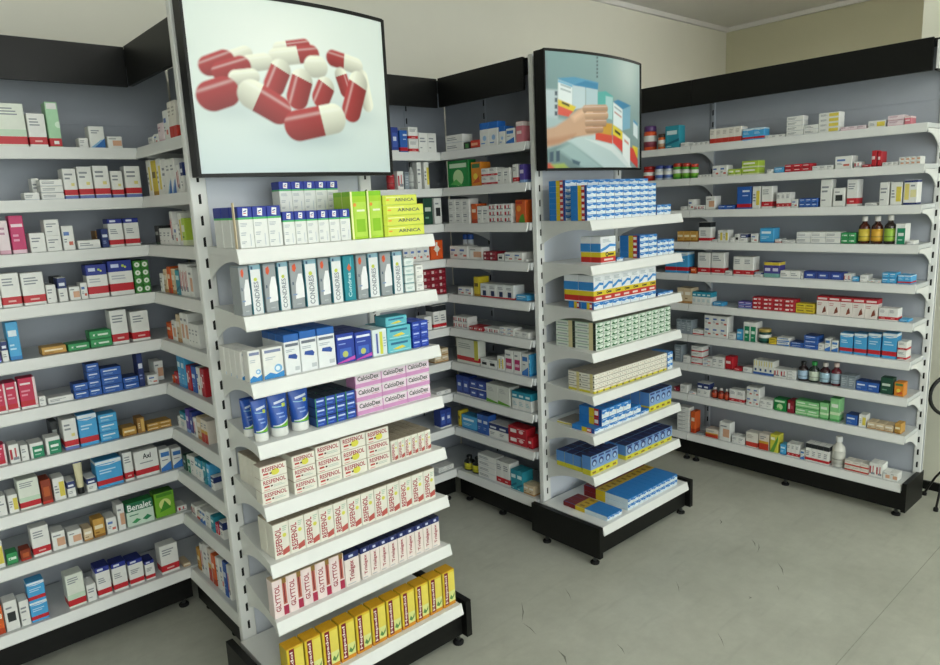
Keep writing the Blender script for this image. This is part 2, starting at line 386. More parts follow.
def paint_capsules():
    p = Paint(CX1 + .013, 230, 170); q = lambda x, y: (170 + x / 3.696, y / 3.696)
    a, c, d = p.col('dfeae6'), p.col('f3f8f2'), p.col('cddde0')
    tz = ((p.Z - PZ0) / (PZ1 - PZ0))[..., None]; p.C = d * (1 - np.clip(tz * 2.2, 0, 1)) + a * np.clip(tz * 2.2, 0, 1)
    g = np.exp(-(((p.X + .06) / .2) ** 2 + ((p.Z - 2.10) / .13) ** 2))[..., None]; p.C = p.C * (1 - .7 * g) + c * .7 * g
    R, W = 'ad3a3c', 'eef0e0'
    for A, B, r in ((q(170, 410), q(300, 400), 26), (q(400, 470), q(560, 530), 30), (q(480, 525), q(620, 500), 24), (q(640, 450), q(730, 420), 24), (q(380, 390), q(640, 400), 60)):
        aa, bb = p.pt(A), p.pt(B); m = (aa + bb) / 2; e = np.exp(-(((p.X - m[0]) / (abs(bb[0] - aa[0]) * .7 + .02)) ** 2 + ((p.Z - m[1]) / (r / 750)) ** 2)); p.blend(e * .35, p.col('9fb3ba'))
    K = [(395, 184, W, 488, 172, R, 23, .3), (385, 215, W, 515, 202, R, 30, .6), (240, 212, W, 275, 200, W, 26, .5), (150, 240, R, 205, 220, R, 33, .5), (290, 236, W, 345, 230, W, 28, .5), (195, 264, R, 262, 244, R, 33, .5), (245, 288, W, 300, 284, W, 26, .5),
         (400, 262, W, 378, 318, R, 38, -.05), (595, 218, R, 690, 245, W, 30, .45), (712, 285, W, 735, 385, W, 28, .5), (626, 280, W, 645, 335, R, 28, .0), (520, 250, W, 540, 250, W, 38, .5),
         (478, 302, W, 462, 364, R, 42, -.12), (566, 326, W, 550, 364, R, 38, -.25), (696, 308, W, 668, 408, R, 45, .06), (162, 352, R, 206, 338, R, 50, .5), (300, 350, W, 392, 408, R, 50, .22), (465, 467, R, 597, 440, W, 54, .66)]
    for x0, y0, c0, x1, y1, c1, r, sp in K: p.capsule(q(x0, y0), q(x1, y1), r / 1150., c0, c1, sp)
    return p

def paint_hand():
    p = Paint(CX2, 190, 150); q = lambda x, y: (520 + x / 4.75, 40 + y / 4.75)
    tx = ((p.X + PHW) / (2 * PHW))[..., None]; tz = ((p.Z - PZ0) / (PZ1 - PZ0))[..., None]
    p.C = p.col('8fb0b2') * (1 - tx) + p.col('a9c6c6') * tx; p.C = p.C * (.52 + .3 * tz)
    g = np.exp(-(((p.X - .22) / .12) ** 2 + ((p.Z - 2.19) / .12) ** 2))[..., None]; p.C = p.C * (1 - .45 * g) + p.col('dfeae6') * .45 * g
    P = lambda pts, c, so=.003: p.poly([q(*a) for a in pts], c, so)
    for k in range(6): P([(349, 82 + k * 18), (356, 82 + k * 18), (356, 92 + k * 18), (349, 92 + k * 18)], '4a5a60')
    P([(112, 90), (145, 95), (145, 210), (115, 210)], '7c8794', .008)
    P([(115, 225), (190, 235), (190, 380), (122, 370)], 'b9c9cf', .006)
    for k in range(4): P([(178, 240 + k * 32), (188, 241 + k * 32), (188, 262 + k * 32), (178, 260 + k * 32)], '465460')
    P([(122, 350), (230, 380), (240, 480), (124, 520)], 'a8bfc2', .01)
    P([(225, 478), (320, 440), (420, 470), (540, 618), (395, 618)], 'bccfd0', .004)
    P([(240, 485), (390, 618), (300, 618), (190, 520)], '9db7b8', .01)
    P([(300, 470), (430, 500), (545, 616), (520, 618), (420, 530)], 'd8e2e2', .004)
    P([(188, 178), (255, 176), (358, 205), (355, 240), (250, 232)], '5c9cc0'); P([(190, 186), (247, 214), (247, 330), (190, 290)], 'e6eef0'); P([(190, 186), (247, 214), (247, 226), (190, 198)], '79b4d0')
    P([(247, 214), (300, 225), (300, 325), (247, 330)], 'c3d5dc'); P([(303, 226), (355, 238), (355, 320), (303, 322)], 'b4cbd4'); P([(250, 215), (355, 238), (355, 210), (300, 196)], '3f86b0')
    P([(190, 278), (262, 318), (250, 342), (190, 312)], 'e0c83c'); P([(190, 308), (250, 340), (232, 365), (190, 352)], 'd85a4c')
    P([(205, 290), (235, 306), (235, 318), (205, 300)], '3a3a30'); P([(200, 206), (240, 225), (240, 232), (200, 213)], '9aa9b0'); P([(200, 226), (240, 245), (240, 252), (200, 233)], '9aa9b0')
    P([(355, 250), (392, 245), (430, 270), (425, 380), (385, 372), (355, 335)], '5fb3ae'); P([(392, 268), (428, 275), (424, 380), (392, 372)], 'a9cfd0')
    P([(345, 390), (425, 400), (420, 470), (345, 450)], 'cf9e3c'); P([(345, 440), (425, 455), (425, 495), (345, 475)], 'd4503c')
    P([(430, 295), (455, 285), (530, 312), (480, 332)], '3f86b0'); P([(430, 298), (480, 332), (480, 432), (430, 405)], 'e3edf0'); P([(480, 332), (527, 314), (524, 420), (480, 430)], '7fb0c8')
    P([(436, 315), (474, 340), (474, 347), (436, 322)], '90a0a8'); P([(436, 340), (474, 365), (474, 372), (436, 347)], 'c07a70')
    P([(428, 402), (480, 438), (480, 480), (428, 452)], 'e3cf3a'); P([(438, 425), (468, 445), (468, 458), (438, 438)], '2c2c24'); P([(428, 450), (480, 478), (480, 535), (428, 490)], 'd5443a')
    P([(480, 440), (524, 470), (524, 600), (480, 550)], 'e6eded'); P([(490, 470), (516, 488), (516, 500), (490, 482)], 'c98478')
    P([(545, 378), (575, 398), (575, 470), (545, 450)], 'dce8ec'); P([(545, 375), (575, 395), (575, 408), (545, 388)], '4d93ba'); P([(540, 500), (575, 510), (575, 560), (540, 545)], 'dcc436'); P([(525, 508), (546, 515), (575, 570), (575, 610), (525, 570)], 'cf4038')
    for k in range(3): P([(136 + k * 24, 535 + k * -4), (150 + k * 24, 532 - k * 4), (150 + k * 24, 575), (136 + k * 24, 578)], '3e5566')
    P([(135, 580), (165, 585), (185, 612), (135, 616)], 'c9543c', .006); P([(165, 590), (215, 585), (235, 610), (185, 612)], '9fb254', .006); P([(245, 565), (280, 580), (275, 598), (250, 585)], '44606e', .004)
    skin = 'c8a286'
    P([(120, 425), (180, 410), (225, 375), (270, 330), (330, 312), (375, 318), (385, 360), (372, 430), (335, 452), (250, 462), (195, 492), (122, 512)], skin, .006)
    P([(122, 470), (200, 462), (260, 448), (250, 462), (195, 492), (122, 512)], 'b98a6c', .01)
    P([(240, 360), (300, 325), (340, 320), (300, 350), (255, 385)], 'e3bfa2', .012)
    for (x0, y0, x1, y1, r, c) in ((300, 330, 392, 328, 17, skin), (310, 362, 394, 360, 18, 'd8b090'), (310, 396, 386, 394, 17, skin), (310, 428, 372, 426, 15, 'c99c7c')):
        p.capsule(q(x0, y0), q(x1, y1), r / 1000., c, c, .5, .003)
    for y in (345, 379, 412): P([(335, y - 1.5), (392, y - 2), (392, y + 1), (335, y + 1.5)], '9c6e54', .003)
    return p
PZ0, PZ1 = 1.733, 2.25
poster(CX1 + .013, 'large curved poster of a heap of red and white capsules', paint_capsules())
PZ0, PZ1 = 1.744, 2.241
poster(CX2, 'curved poster of a hand taking medicine cartons from a shelf', paint_hand())
# ------------------------------------------------------------------ printed cartons
WH, GR, RD, NV, BLU, SKY, GRN, YEL, GLD, TAN, BLK = 'e9eae6', '8d9298', 'c4232e', '1f2f6e', '2a62b8', '4aa8dc', '1f8f55', 'e6d02c', 'c7993a', 'd9c39a', '1c1f20'
LK = {}
def D(key, desc, name, base, *ops, top=None, side=None, cat='medicine box', dep=.065): LK[key] = dict(desc=desc, name=name, base=base, ops=ops, top=top, side=side, cat=cat, dep=dep)
ln = lambda u0, v0, u1, v1, n=3, c=GR: ('l', u0, v0, u1, v1, n, c)
D('w', 'plain white carton', 'tablet_carton', WH, ln(.12, .5, .8, .8, 2), ln(.12, .2, .5, .3, 1))
D('wf', 'flat white carton', 'ointment_carton', WH, ln(.08, .3, .7, .75, 2), ('b', 0, .08, 'c9cfd6'))
D('w2', 'white carton with coloured dashes', 'tablet_carton', WH, ('r', .12, .6, .6, .75, '5878b8'), ('r', .5, .2, .85, .35, 'cf6a58'), ln(.12, .3, .45, .5, 2))
D('wr', 'white carton, red stripe', 'prescription_carton', WH, ('b', .08, .3, RD), ln(.12, .62, .8, .88, 3), ('r', .3, .15, .7, .2, 'e8b4b0'))
D('wrb', 'white carton, red and blue stripes', 'prescription_carton', WH, ('b', .12, .3, RD), ('b', 0, .1, '6f7fc0'), ln(.12, .62, .75, .88, 2), ('r', .55, .42, .8, .52, 'e5d98a'))
D('wgr', 'mint-white carton, red stripe', 'prescription_carton', 'e2e8dc', ('b', .06, .24, RD), ('r', .0, .25, 1, .4, 'c4dcc4'), ln(.1, .72, .8, .92, 3))
D('mint', 'mint green carton, red foot', 'prescription_carton', 'a9d6ae', ('b', .02, .2, RD), ('r', .1, .84, .9, .97, WH), ('c', .9, .5, .3, 'd8efd8'), ('r', .35, .07, .75, .14, WH))
D('wbc', 'white carton with blue corner', 'tablet_carton', WH, ('p', [(.25, 0), (1, 0), (1, .45)], '2f6fb8'), ln(.15, .65, .8, .85, 2), ('p', [(0, 0), (.25, 0), (.9, .4), (.7, .36)], '8ec0e0'))
D('wt', 'white carton with tan panel', 'tablet_carton', WH, ('r', .35, .2, .95, .65, 'd9a98a'), ln(.1, .72, .7, .88, 1))
D('wp', 'pinkish white carton', 'tablet_carton', 'ead9de', ln(.1, .55, .7, .85, 2, 'b98aa0'), ('b', 0, .12, 'd8a6b8'))
D('mg', 'magenta carton', 'capsule_carton', 'c8306a', ('r', .1, .7, .9, .78, 'f0d8e0'), ('b', 0, .1, 'e8c8d4'), ln(.15, .3, .7, .55, 2, 'e79ab8'))
D('mgr', 'crimson carton with white edge', 'capsule_carton', 'c72a50', ('b', 0, .08, WH), ('b', .12, .26, RD), ('r', .1, .78, .7, .84, 'f4dfe2'), ('r', .85, .1, 1, 1, 'ead4d6'), ln(.12, .4, .7, .65, 2, 'e58fa4'))
D('nv', 'navy blue carton', 'capsule_carton', '24356f', ('r', .12, .55, .85, .7, 'dfe4f0'), ln(.15, .2, .7, .4, 2, '8e9cc8'))
D('nw', 'navy and white carton', 'capsule_carton', WH, ('b', .55, 1, '24356f'), ('r', .15, .65, .8, .78, 'e8ecf4'), ln(.15, .2, .7, .4, 2))
D('nwr', 'navy-topped carton, red stripe', 'prescription_carton', WH, ('b', .83, 1, '25338c'), ('b', .08, .25, RD), ln(.12, .45, .8, .65, 3), ('r', .15, .88, .55, .95, 'dfe4f4'), top='1c2870')
D('bwr', 'large navy-headed carton, red stripe', 'prescription_carton', WH, ('b', .68, 1, '2a3a96'), ('b', .12, .34, RD), ('r', .12, .8, .45, .9, 'cfd8f4'), ('c', .62, .84, .06, 'b9d24a'), ('c', .72, .8, .05, 'd6dc5a'), ln(.1, .45, .85, .6, 2, 'b8bcc4'), top='1c2870')
D('gdot', 'green carton with white disc', 'tube_carton', '3f8a3a', ('c', .5, .5, .36, 'eaf0e4'), ('c', .5, .5, .12, '7aa86a'), dep=.09)
D('pu', 'purple carton', 'capsule_carton', '5a4aa0', ('r', .1, .5, .9, .7, 'e0d8ee'), ('b', 0, .15, '8fb2e0'))
D('sk', 'sky blue carton', 'capsule_carton', SKY, ('r', .12, .62, .8, .78, 'e4f2fa'), ('b', 0, .1, '2f80c0'), ln(.12, .25, .7, .45, 2, 'bfe2f4'))
D('skr', 'sky blue carton, red stripe', 'prescription_carton', '48a6de', ('b', .1, .28, RD), ('b', .88, 1, 'e4eef4'), ln(.12, .5, .8, .7, 2, 'bfe0f4'), ('p', [(.0, .85), (1, .85), (1, .93), (.5, .8)], 'e4eef4'))
D('br', 'blue carton, red stripe', 'prescription_carton', '2f62b4', ('b', .06, .22, RD), ('r', .4, .75, .9, .83, 'e6ecf6'), ln(.4, .55, .85, .65, 1, 'c0d0ee'))
D('bl', 'royal blue carton', 'capsule_carton', '2e5fb2', ('r', .12, .55, .8, .7, 'dce6f6'), ln(.12, .2, .6, .38, 2, '93b2e0'), top='27407e')
D('gr', 'green carton', 'ointment_carton', '3a9a5c', ('r', .15, .4, .85, .62, 'e2efe2'), ('b', 0, .1, '2a7a48'), ('c', .3, .5, .08, GRN))
D('gw', 'green and white carton', 'ointment_carton', WH, ('r', .18, .0, 1, .78, '1f8a62'), ('r', .3, .4, .85, .55, 'e8f2ea'), ln(.3, .15, .8, .3, 1, 'a6d4be'), side=WH)
D('gd', 'golden carton', 'ointment_carton', 'c89a4a', ('r', .1, .45, .85, .65, 'f0e2c0'), ('b', 0, .14, '9a6a2a'), ln(.1, .2, .6, .35, 1, '8a5a20'))
D('gb', 'brown and gold carton', 'ointment_carton', '9a7038', ('r', .5, .1, .9, .9, 'd8b060'), ln(.1, .3, .4, .7, 3, 'e6d4a8'))
D('tn', 'beige carton', 'tablet_carton', 'd8c4a2', ('r', .1, .55, .85, .75, 'f2ece0'), ('b', 0, .15, 'b98a52'), ln(.1, .25, .6, .4, 1, '8a6a4a'))
D('am', 'red-brown carton', 'capsule_carton', '8a3418', ('r', .2, .3, .8, .7, 'b85a28'), ('b', 0, .12, 'c7342a'))
D('ben', 'green carton with white lettering', 'lozenge_carton', 'cfe3d2', ('b', .62, 1, '1c6a4a'), ('t', 'Benalet', .06, .66, .94, .94, 'f2f6f2'), ln(.1, .42, .6, .52, 1, '4a8a6a'), ('p', [(.15, .15), (.35, .3), (.5, .2), (.3, .1)], '3a9a5a'), ('p', [(.55, .2), (.75, .35), (.9, .22), (.7, .12)], '2a8a5a'), top='2f8a4a')
D('lf', 'bright green leaf carton', 'lozenge_carton', '76b02e', ('c', .5, .5, .3, 'd6e08a'), ('p', [(.2, .2), (.5, .65), (.8, .3)], '3f8a24'), ('r', .1, .82, .9, .95, '4a8a20'), top='3f7a2a')
D('axl', 'black-lettered white carton, red stripe', 'prescription_carton', WH, ('b', .1, .3, RD), ('t', 'Axl', .35, .68, .7, .88, '202428'), ln(.2, .5, .8, .58, 1))
D('yw', 'white and yellow carton', 'tablet_carton', WH, ('r', .5, .15, .95, .8, 'e0ce56'), ln(.1, .3, .45, .7, 3))
D('ye', 'yellow carton', 'capsule_carton', 'd9c234', ('r', .15, .5, .85, .68, '6a5a20'), ('b', 0, .12, 'b08a20'))
D('or', 'orange carton', 'capsule_carton', 'd9622a', ('r', .15, .55, .85, .72, 'f6e0c8'), ('b', 0, .2, 'b8401c'))
D('orf', 'orange carton with white flower', 'capsule_carton', 'dd5a22', ('c', .5, .55, .2, 'f2eee0'), ('c', .5, .55, .08, 'e6b84a'), ('p', [(.2, .55), (.5, .48), (.8, .55), (.5, .62)], 'f2eee0'), ('p', [(.46, .2), (.54, .2), (.56, .9), (.44, .9)], 'f2eee0'))
D('org', 'orange and green fruit carton', 'capsule_carton', 'd8642c', ('c', .35, .62, .22, 'e89a3a'), ('p', [(.3, 0), (.95, 0), (.8, .4), (.5, .3)], '5a9a3a'), ('r', .1, .82, .7, .94, 'b8341c'))
D('dk', 'dark carton', 'capsule_carton', '2c3032', ('r', .15, .5, .8, .68, 'a8b0ac'), ('b', 0, .12, '3f5a4c'))
D('dg', 'dark green carton', 'capsule_carton', '1f4a3a', ('r', .15, .5, .8, .65, 'c8d4c8'), ln(.15, .2, .7, .35, 1, '6a9a80'))
D('te', 'teal carton', 'capsule_carton', '2f94a8', ('r', .12, .6, .85, .78, 'd8eef0'), ('p', [(0, .1), (1, .3), (1, .42), (0, .2)], '1c6a84'), ln(.12, .05, .6, .12, 1, 'bfe0e4'))
D('tw', 'teal-headed white carton', 'capsule_carton', WH, ('b', .6, 1, '2a93ae'), ('r', .15, .7, .8, .82, 'd4ecf0'), ln(.15, .2, .8, .45, 3, '9fc4cc'), top='23798e')
D('li', 'lime carton', 'ointment_carton', 'b6d24a', ('r', .1, .5, .8, .75, 'f0f2e0'), ('b', 0, .2, 'dfe6c0'), ln(.1, .25, .6, .4, 1, '5a8a20'))
D('rd', 'red carton', 'capsule_carton', 'bf2430', ('r', .1, .45, .7, .65, 'f2dcdc'), ('b', 0, .1, '8f1420'))
D('rw', 'red carton with white marks', 'vitamin_carton', 'b82430', ('r', .12, .3, .45, .7, 'f0e4e2'), ('c', .7, .5, .12, 'e8c8c8'), ln(.5, .7, .9, .85, 1, 'f0d8d8'))
D('rdk', 'dark red carton', 'vitamin_carton', '8a1c2c', ('r', .12, .3, .42, .75, 'd8c4c4'), ('r', .55, .35, .85, .6, 'b85060'))
D('rh', 'white carton, red head and figure', 'vitamin_carton', 'ebe4de', ('b', .76, 1, 'b8202c'), ('r', .1, .82, .9, .92, 'f0d8d6'), ('p', [(.5, .1), (.85, .2), (.75, .5), (.6, .35)], '8a4a38'), ln(.1, .5, .6, .68, 2, 'c8908a'), top='a01c28')
D('rp', 'white carton, red pattern', 'vitamin_carton', WH, ('r', .08, .2, .3, .75, 'b83040'), ('r', .55, .3, .7, .8, 'c85a60'), ('r', .35, .15, .9, .3, '8a8f98'))
D('wn', 'white carton with navy square', 'tablet_carton', 'dfe3e2', ('r', .3, .12, .72, .5, '26345c'), ln(.15, .65, .85, .85, 2), ('b', 0, .1, RD))
D('wk', 'white carton with black panel', 'tablet_carton', WH, ('r', .2, .3, .8, .62, '2a2e30'), ln(.15, .72, .8, .85, 1))
D('wkt', 'white carton with black head', 'tablet_carton', WH, ('b', .74, 1, '24282c'), ln(.15, .3, .8, .6, 3), ('b', .06, .2, RD))
D('ns', 'navy carton with pale squares', 'capsule_carton', '2b3f8c', ('r', .15, .2, .85, .78, '3f5cb0'), ('r', .25, .45, .7, .62, 'dfe6f4'), ('b', 0, .08, WH))
D('wgf', 'tall white carton, green foot', 'tablet_carton', 'd9dcd4', ('p', [(0, 0), (1, 0), (1, .06), (0, .2)], '6aa63a'), ln(.15, .6, .7, .85, 3, 'b4b8b4'))
D('wyr', 'large white carton, yellow edge, red stripe', 'prescription_carton', 'dfe2d8', ('r', .82, .2, 1, 1, 'c7c24a'), ('b', .1, .28, RD), ln(.1, .6, .7, .85, 3, 'a8b0a8'))
D('pk', 'pink carton', 'capsule_carton', 'd8808c', ('b', .78, 1, 'e8dcd8'), ('r', .15, .4, .8, .55, 'f2dcdc'))
D('mw', 'white carton with magenta panel', 'capsule_carton', WH, ('r', .12, .15, .88, .62, 'b8306a'), ln(.15, .72, .8, .88, 1), ('r', .2, .3, .8, .42, 'e6c0d0'))
D('wbt', 'white carton with blue lid band', 'tablet_carton', WH, ('b', .72, 1, '2a6cc0'), ('c', .55, .35, .2, '9cc0e4'), ln(.12, .1, .6, .2, 1, '5a8ac8'), top='2a6cc0')
D('bwl', 'blue and white carton', 'tablet_carton', WH, ('p', [(0, 0), (1, 0), (1, .4), (0, .15)], '3a7ac8'), ('r', .1, .65, .9, .85, '3f78bc'), ln(.15, .45, .8, .55, 1))
D('yp', 'yellow-topped purple carton', 'capsule_carton', '45408f', ('b', .78, 1, 'd8c040'), ('b', 0, .25, '7ab0a8'), ('r', .15, .4, .85, .6, 'd6d4ea'))
D('ww', 'white carton, tan-yellow panels', 'tablet_carton', WH, ('r', .08, .2, .4, .85, 'e4d47a'), ('r', .5, .3, .92, .6, 'e6e0a8'), ln(.5, .7, .9, .85, 1), ('b', 0, .08, '24356f'), ('b', .9, 1, '24356f'))
D('gby', 'yellow-green slanted carton', 'capsule_carton', 'd6d04a', ('p', [(0, 0), (.5, 0), (1, .7), (1, 1)], '5f9a3c'), ('r', .1, .7, .6, .85, 'f0efd8'))
D('pip', 'yellow-tipped white carton, blue foot', 'tablet_carton', 'e4e6de', ('b', 0, .16, '3a66b0'), ('r', .2, .6, .34, .95, 'd8c860'), ('r', .6, .6, .74, .95, 'd8c860'), ('r', .3, .25, .7, .42, '2c4a80'))
D('gn', 'pale green carton', 'capsule_carton', '8ccf8c', ('b', .28, .4, 'd8ecc8'), ('r', .15, .6, .85, .75, 'e6f2e0'), ('b', 0, .1, '4fa35a'), top='5fae6a')
D('oy', 'orange and yellow carton', 'vitamin_carton', 'dd8a2a', ('c', .45, .4, .22, 'e8d24a'), ('p', [(.1, .1), (.9, .15), (.8, .4)], 'c8542a'), ('r', .1, .75, .9, .92, '3a7a4a'))
D('gk', 'green carton with white sun', 'lozenge_carton', '1f8a44', ('c', .5, .35, .25, 'bfe0a8'), ('r', .1, .72, .9, .88, 'd4ecd0'), ('p', [(.1, .1), (.4, .3), (.7, .05)], '5ab85a'), top='17703a')
D('gk2', 'black-green flat carton', 'ointment_carton', '24362a', ('r', .35, .2, .95, .75, '4a9a4a'), ('r', .05, .3, .3, .7, '10181a'))
D('ro', 'red-orange flat carton', 'ointment_carton', 'd2402a', ('r', .1, .35, .8, .65, 'f0b08a'), ('b', 0, .12, '7a1c18'))
D('glz', 'clear plastic-wrapped grey carton', 'blister_carton', '8f9aa2', ln(.15, .2, .85, .8, 4, 'b8c2c8'), ('r', .1, .85, .9, .95, '6a7880'))
D('wrf', 'white carton, thick red foot', 'prescription_carton', 'e6e2d8', ('b', .04, .34, 'c4392c'), ln(.12, .6, .8, .88, 3, 'b0aaa0'))
D('owr', 'white carton, orange-red front patch', 'vitamin_carton', 'e2d8cc', ('r', 0, .0, 1, .4, 'c23a26'), ('r', 0, .4, 1, .55, 'd8a83a'), ln(.1, .65, .8, .88, 2))
# poster-stand goods
D('cold', 'white carton, navy head', 'cold_remedy_carton', 'e8ebe8', ('b', .74, 1, '24379a'), ('b', .69, .74, '4fb86a'), ('p', [(.32, .79), (.66, .77), (.7, .95), (.36, .96)], 'f0f2f6'), ('p', [(.4, .86), (.62, .89), (.62, .92), (.4, .89)], '4a5a9c'), ('p', [(.38, .82), (.58, .83), (.56, .85), (.38, .84)], 'c8484c'), ln(.1, .52, .62, .62, 3, 'b4bcc4'), ln(.1, .3, .5, .4, 2, 'b4bcc4'), ln(.1, .1, .45, .18, 2, 'a8b0ba'), ('r', .7, .05, .76, .34, 'c4ccd4'), top='24379a', dep=.05)
D('arnt', 'tall lime carton', 'herbal_cream_carton', 'a6d22a', ('r', 0, 0, .12, 1, 'eef0b0'), ('b', .9, 1, '86c81c'), ('r', .2, .05, .95, .78, 'b8dc50'), ('r', .3, .15, .85, .42, '8cc41e'), ('c', .25, .72, .1, 'e8963a'), ('r', .35, .58, .85, .62, 'e8eed0'), top='8ed022', dep=.05)
D('arn', 'yellow-lime lettered carton', 'herbal_cream_carton', 'dbe45a', ('r', 0, .0, .08, 1, 'c2d43a'), ('t', 'ARNICA', .34, .34, .9, .66, '5a6a5a'), ('c', .14, .5, .05, 'f0a840'), ('b', 0, .1, 'c6dc58'), ('r', .1, .72, .5, .8, 'eef2b0'), top='d2e04a', dep=.05)
D('win', 'grey carton showing a white bottle', 'skin_care_carton', '99a0a4', ('p', [(.3, .2), (1, .22), (1, .5), (.9, .72), (.62, .72), (.38, .52)], 'eef0f2'), ('p', [(.2, .9), (.42, .94), (.5, .84), (.36, .76), (.2, .8)], 'd8552c'), ('r', .12, .5, .22, .56, '4a5a70'), ('r', .1, .28, .42, .31, '7f9ac0'), ('b', .96, 1, '7a8a90'), ('r', .35, .08, .7, .1, 'b8bec2'), dep=.055)
D('cnd', 'white carton, grey upright lettering', 'skin_care_carton', 'e6e9ea', ('b', .9, 1, '8fb8c8'), ('tv', 'CONDRES', .26, .05, .7, .66, '868f98'), ('c', .45, .7, .16, 'c6d052'), ('r', .12, .9, .28, .96, '3a5a80'), ('r', .94, 0, 1, 1, '3f8a9c'), side='3f8a9c', dep=.055)
D('cnt', 'teal carton, white upright lettering', 'skin_care_carton', '1a8a9a', ('tv', 'Condres', .3, .08, .62, .62, 'b8dfe2'), ('p', [(.3, .72), (.5, .64), (.7, .72), (.5, .82)], 'd8643a'), ('r', .62, .75, .72, .95, '5ab4be'), dep=.055)
D('tlw', 'white carton with teal rules', 'skin_care_carton', 'dfe8e6', ('b', 0, .1, '6a9aa0'), ('b', .92, 1, '6a9aa0'), ln(.15, .35, .8, .65, 2, 'a0bcbc'), dep=.05)
D('wav', 'white carton with blue wave', 'vitamin_drop_carton', WH, ('p', [(0, 0), (1, 0), (1, .2), (.6, .12), (.3, .2), (0, .1)], '2f86c8'), ('c', .72, .3, .2, '7ab4e0'), ('c', .7, .3, .11, 'e4f0f8'), ('r', .1, .84, .9, .93, '7a86a8'), ln(.12, .6, .7, .72, 2, 'b8c0c8'), dep=.045)
D('tal', 'tall white carton, blue lid', 'vitamin_drop_carton', 'e8ecee', ('b', .82, 1, '2464b4'), ('p', [(.2, .42), (.75, .36), (.82, .44), (.7, .5), (.25, .5)], '2a4ea0'), ('r', .08, .7, .92, .77, '6a7280'), ln(.1, .56, .7, .64, 2, 'aab4c0'), ('r', .6, .08, .9, .18, 'c0c6cc'), top='2a6cc0', dep=.05)
D('roy', 'royal blue carton, purple foot', 'cough_remedy_carton', '2742a4', ('p', [(0, 0), (1, .08), (1, .2), (0, .04)], 'c050b0'), ('r', .08, .8, .9, .88, 'e6ecf8'), ln(.1, .62, .7, .7, 1, '8ea6e0'), ('r', .15, .2, .8, .5, '3f66c4'), ('c', .45, .3, .16, 'b9c46a'), top='1f3080', dep=.05)
D('lem', 'white carton with yellow figure', 'cough_remedy_carton', 'dce8ea', ('r', .5, .05, .7, .9, 'd6d84a'), ('r', .25, .1, .38, .85, '5a6ab0'), ln(.75, .3, .95, .7, 4, '9ab8c8'), dep=.05)
D('tqs', 'turquoise carton with yellow ray', 'sunflower_oil_carton', '62bccb', ('r', .12, .62, .85, .8, '2a6f94'), ('p', [(.2, .3), (.6, .5), (.75, .3), (.4, .2)], 'e2d24a'), ('r', .08, .1, .9, .16, 'a8e0e4'), top='4fb4c4', dep=.06)
D('roys', 'small royal blue carton', 'cough_remedy_carton', '2444ac', ('r', .1, .55, .8, .72, 'aebff0'), ln(.1, .25, .6, .38, 1, '6f8ae0'), dep=.05)
D('nvg', 'navy carton with green side', 'cough_remedy_carton', '2347a2', ('r', .15, .55, .85, .72, 'c6d4f4'), ('r', .1, .2, .7, .3, '5a80d8'), ('r', 0, 0, .08, 1, '3a9a4a'), side='274a86', top='1c2c3c', dep=.05)
D('cal', 'pink-striped white carton, dark lettering', 'calcium_carton', 'e6d6e2', ('b', .04, .34, 'cf93c4'), ('t', 'CalcioDex', .08, .52, .9, .88, '34443c'), ('r', .6, .4, .85, .44, 'c07a8a'), ('b', .9, 1, 'e8e4e8'), side='cf93c4', top='dfd3dc', dep=.07)
D('res', 'white carton, red lettering', 'cold_remedy_carton', 'e8e6da', ('t', 'RESFENOL', .08, .52, .92, .86, 'a42a3c'), ('r', .1, .28, .3, .42, 'b8423c'), ('r', .34, .28, .42, .4, '4a2a2a'), ln(.45, .2, .9, .42, 2, 'b8c4bc'), ('r', .08, .08, .3, .14, 'd08a84'), top='b9aa9c', dep=.05)
D('resy', 'red-lettered white carton, yellow splash', 'cold_remedy_carton', 'e8e6da', ('c', .55, .36, .16, 'dcd850'), ('t', 'RESFENOL', .08, .52, .92, .86, 'a42a3c'), ('r', .1, .28, .3, .42, 'b8423c'), ('r', .34, .28, .42, .4, '4a2a2a'), ('r', .08, .08, .3, .14, 'd08a84'), top='b9aa9c', dep=.05)
D('rsv', 'white carton, upright red lettering', 'cold_remedy_carton', 'e6e4d8', ('tv', 'RESFENOL', .1, .1, .5, .86, 'a42a3c'), ('c', .7, .62, .13, 'd8d65a'), ('p', [(.5, .05), (.95, .1), (.95, .28), (.5, .2)], 'b8564e'), ln(.6, .74, .92, .9, 3, 'a8c4ae'), top='a89c88', dep=.05)
D('gly', 'pink-white carton, upright red lettering', 'pain_relief_carton', 'ecdcda', ('tv', 'GLYTTOL', .12, .16, .46, .86, '9c2438'), ('r', .64, .3, .9, .9, 'b86a5a'), ('r', .72, .34, .8, .86, '7a1c28'), ('r', .62, .02, .96, .26, 'a8284a'), ('r', .64, .86, .92, 1, '8a6a30'), top='c8b49a', dep=.05)
D('tri', 'white carton, navy head, upright red lettering', 'pain_relief_carton', 'e9dfd8', ('b', .82, 1, '1f2c66'), ('tv', 'Trialgex', .28, .14, .7, .76, 'a03244'), ('r', .3, .87, .6, .94, 'c8cee6'), ln(.1, .03, .8, .09, 1, 'b0b4b8'), top='2a3050', dep=.05)
D('hep', 'golden carton, upright red panel', 'antacid_carton', 'd8bc2c', ('r', .46, .1, .97, .94, 'e2d25a'), ('r', .46, .1, .97, .4, 'd9de8e'), ('r', .14, .06, .44, .97, '7a1626'), ('tv', 'Hepadol', .18, .1, .4, .9, 'efe2dc'), ('b', 0, .1, 'cf8a1e'), ('p', [(.5, .2), (.62, .3), (.75, .22), (.92, .34), (.9, .24), (.7, .15)], '5a8a4a'), top='cf9c1c', side='c9b23a', dep=.075)
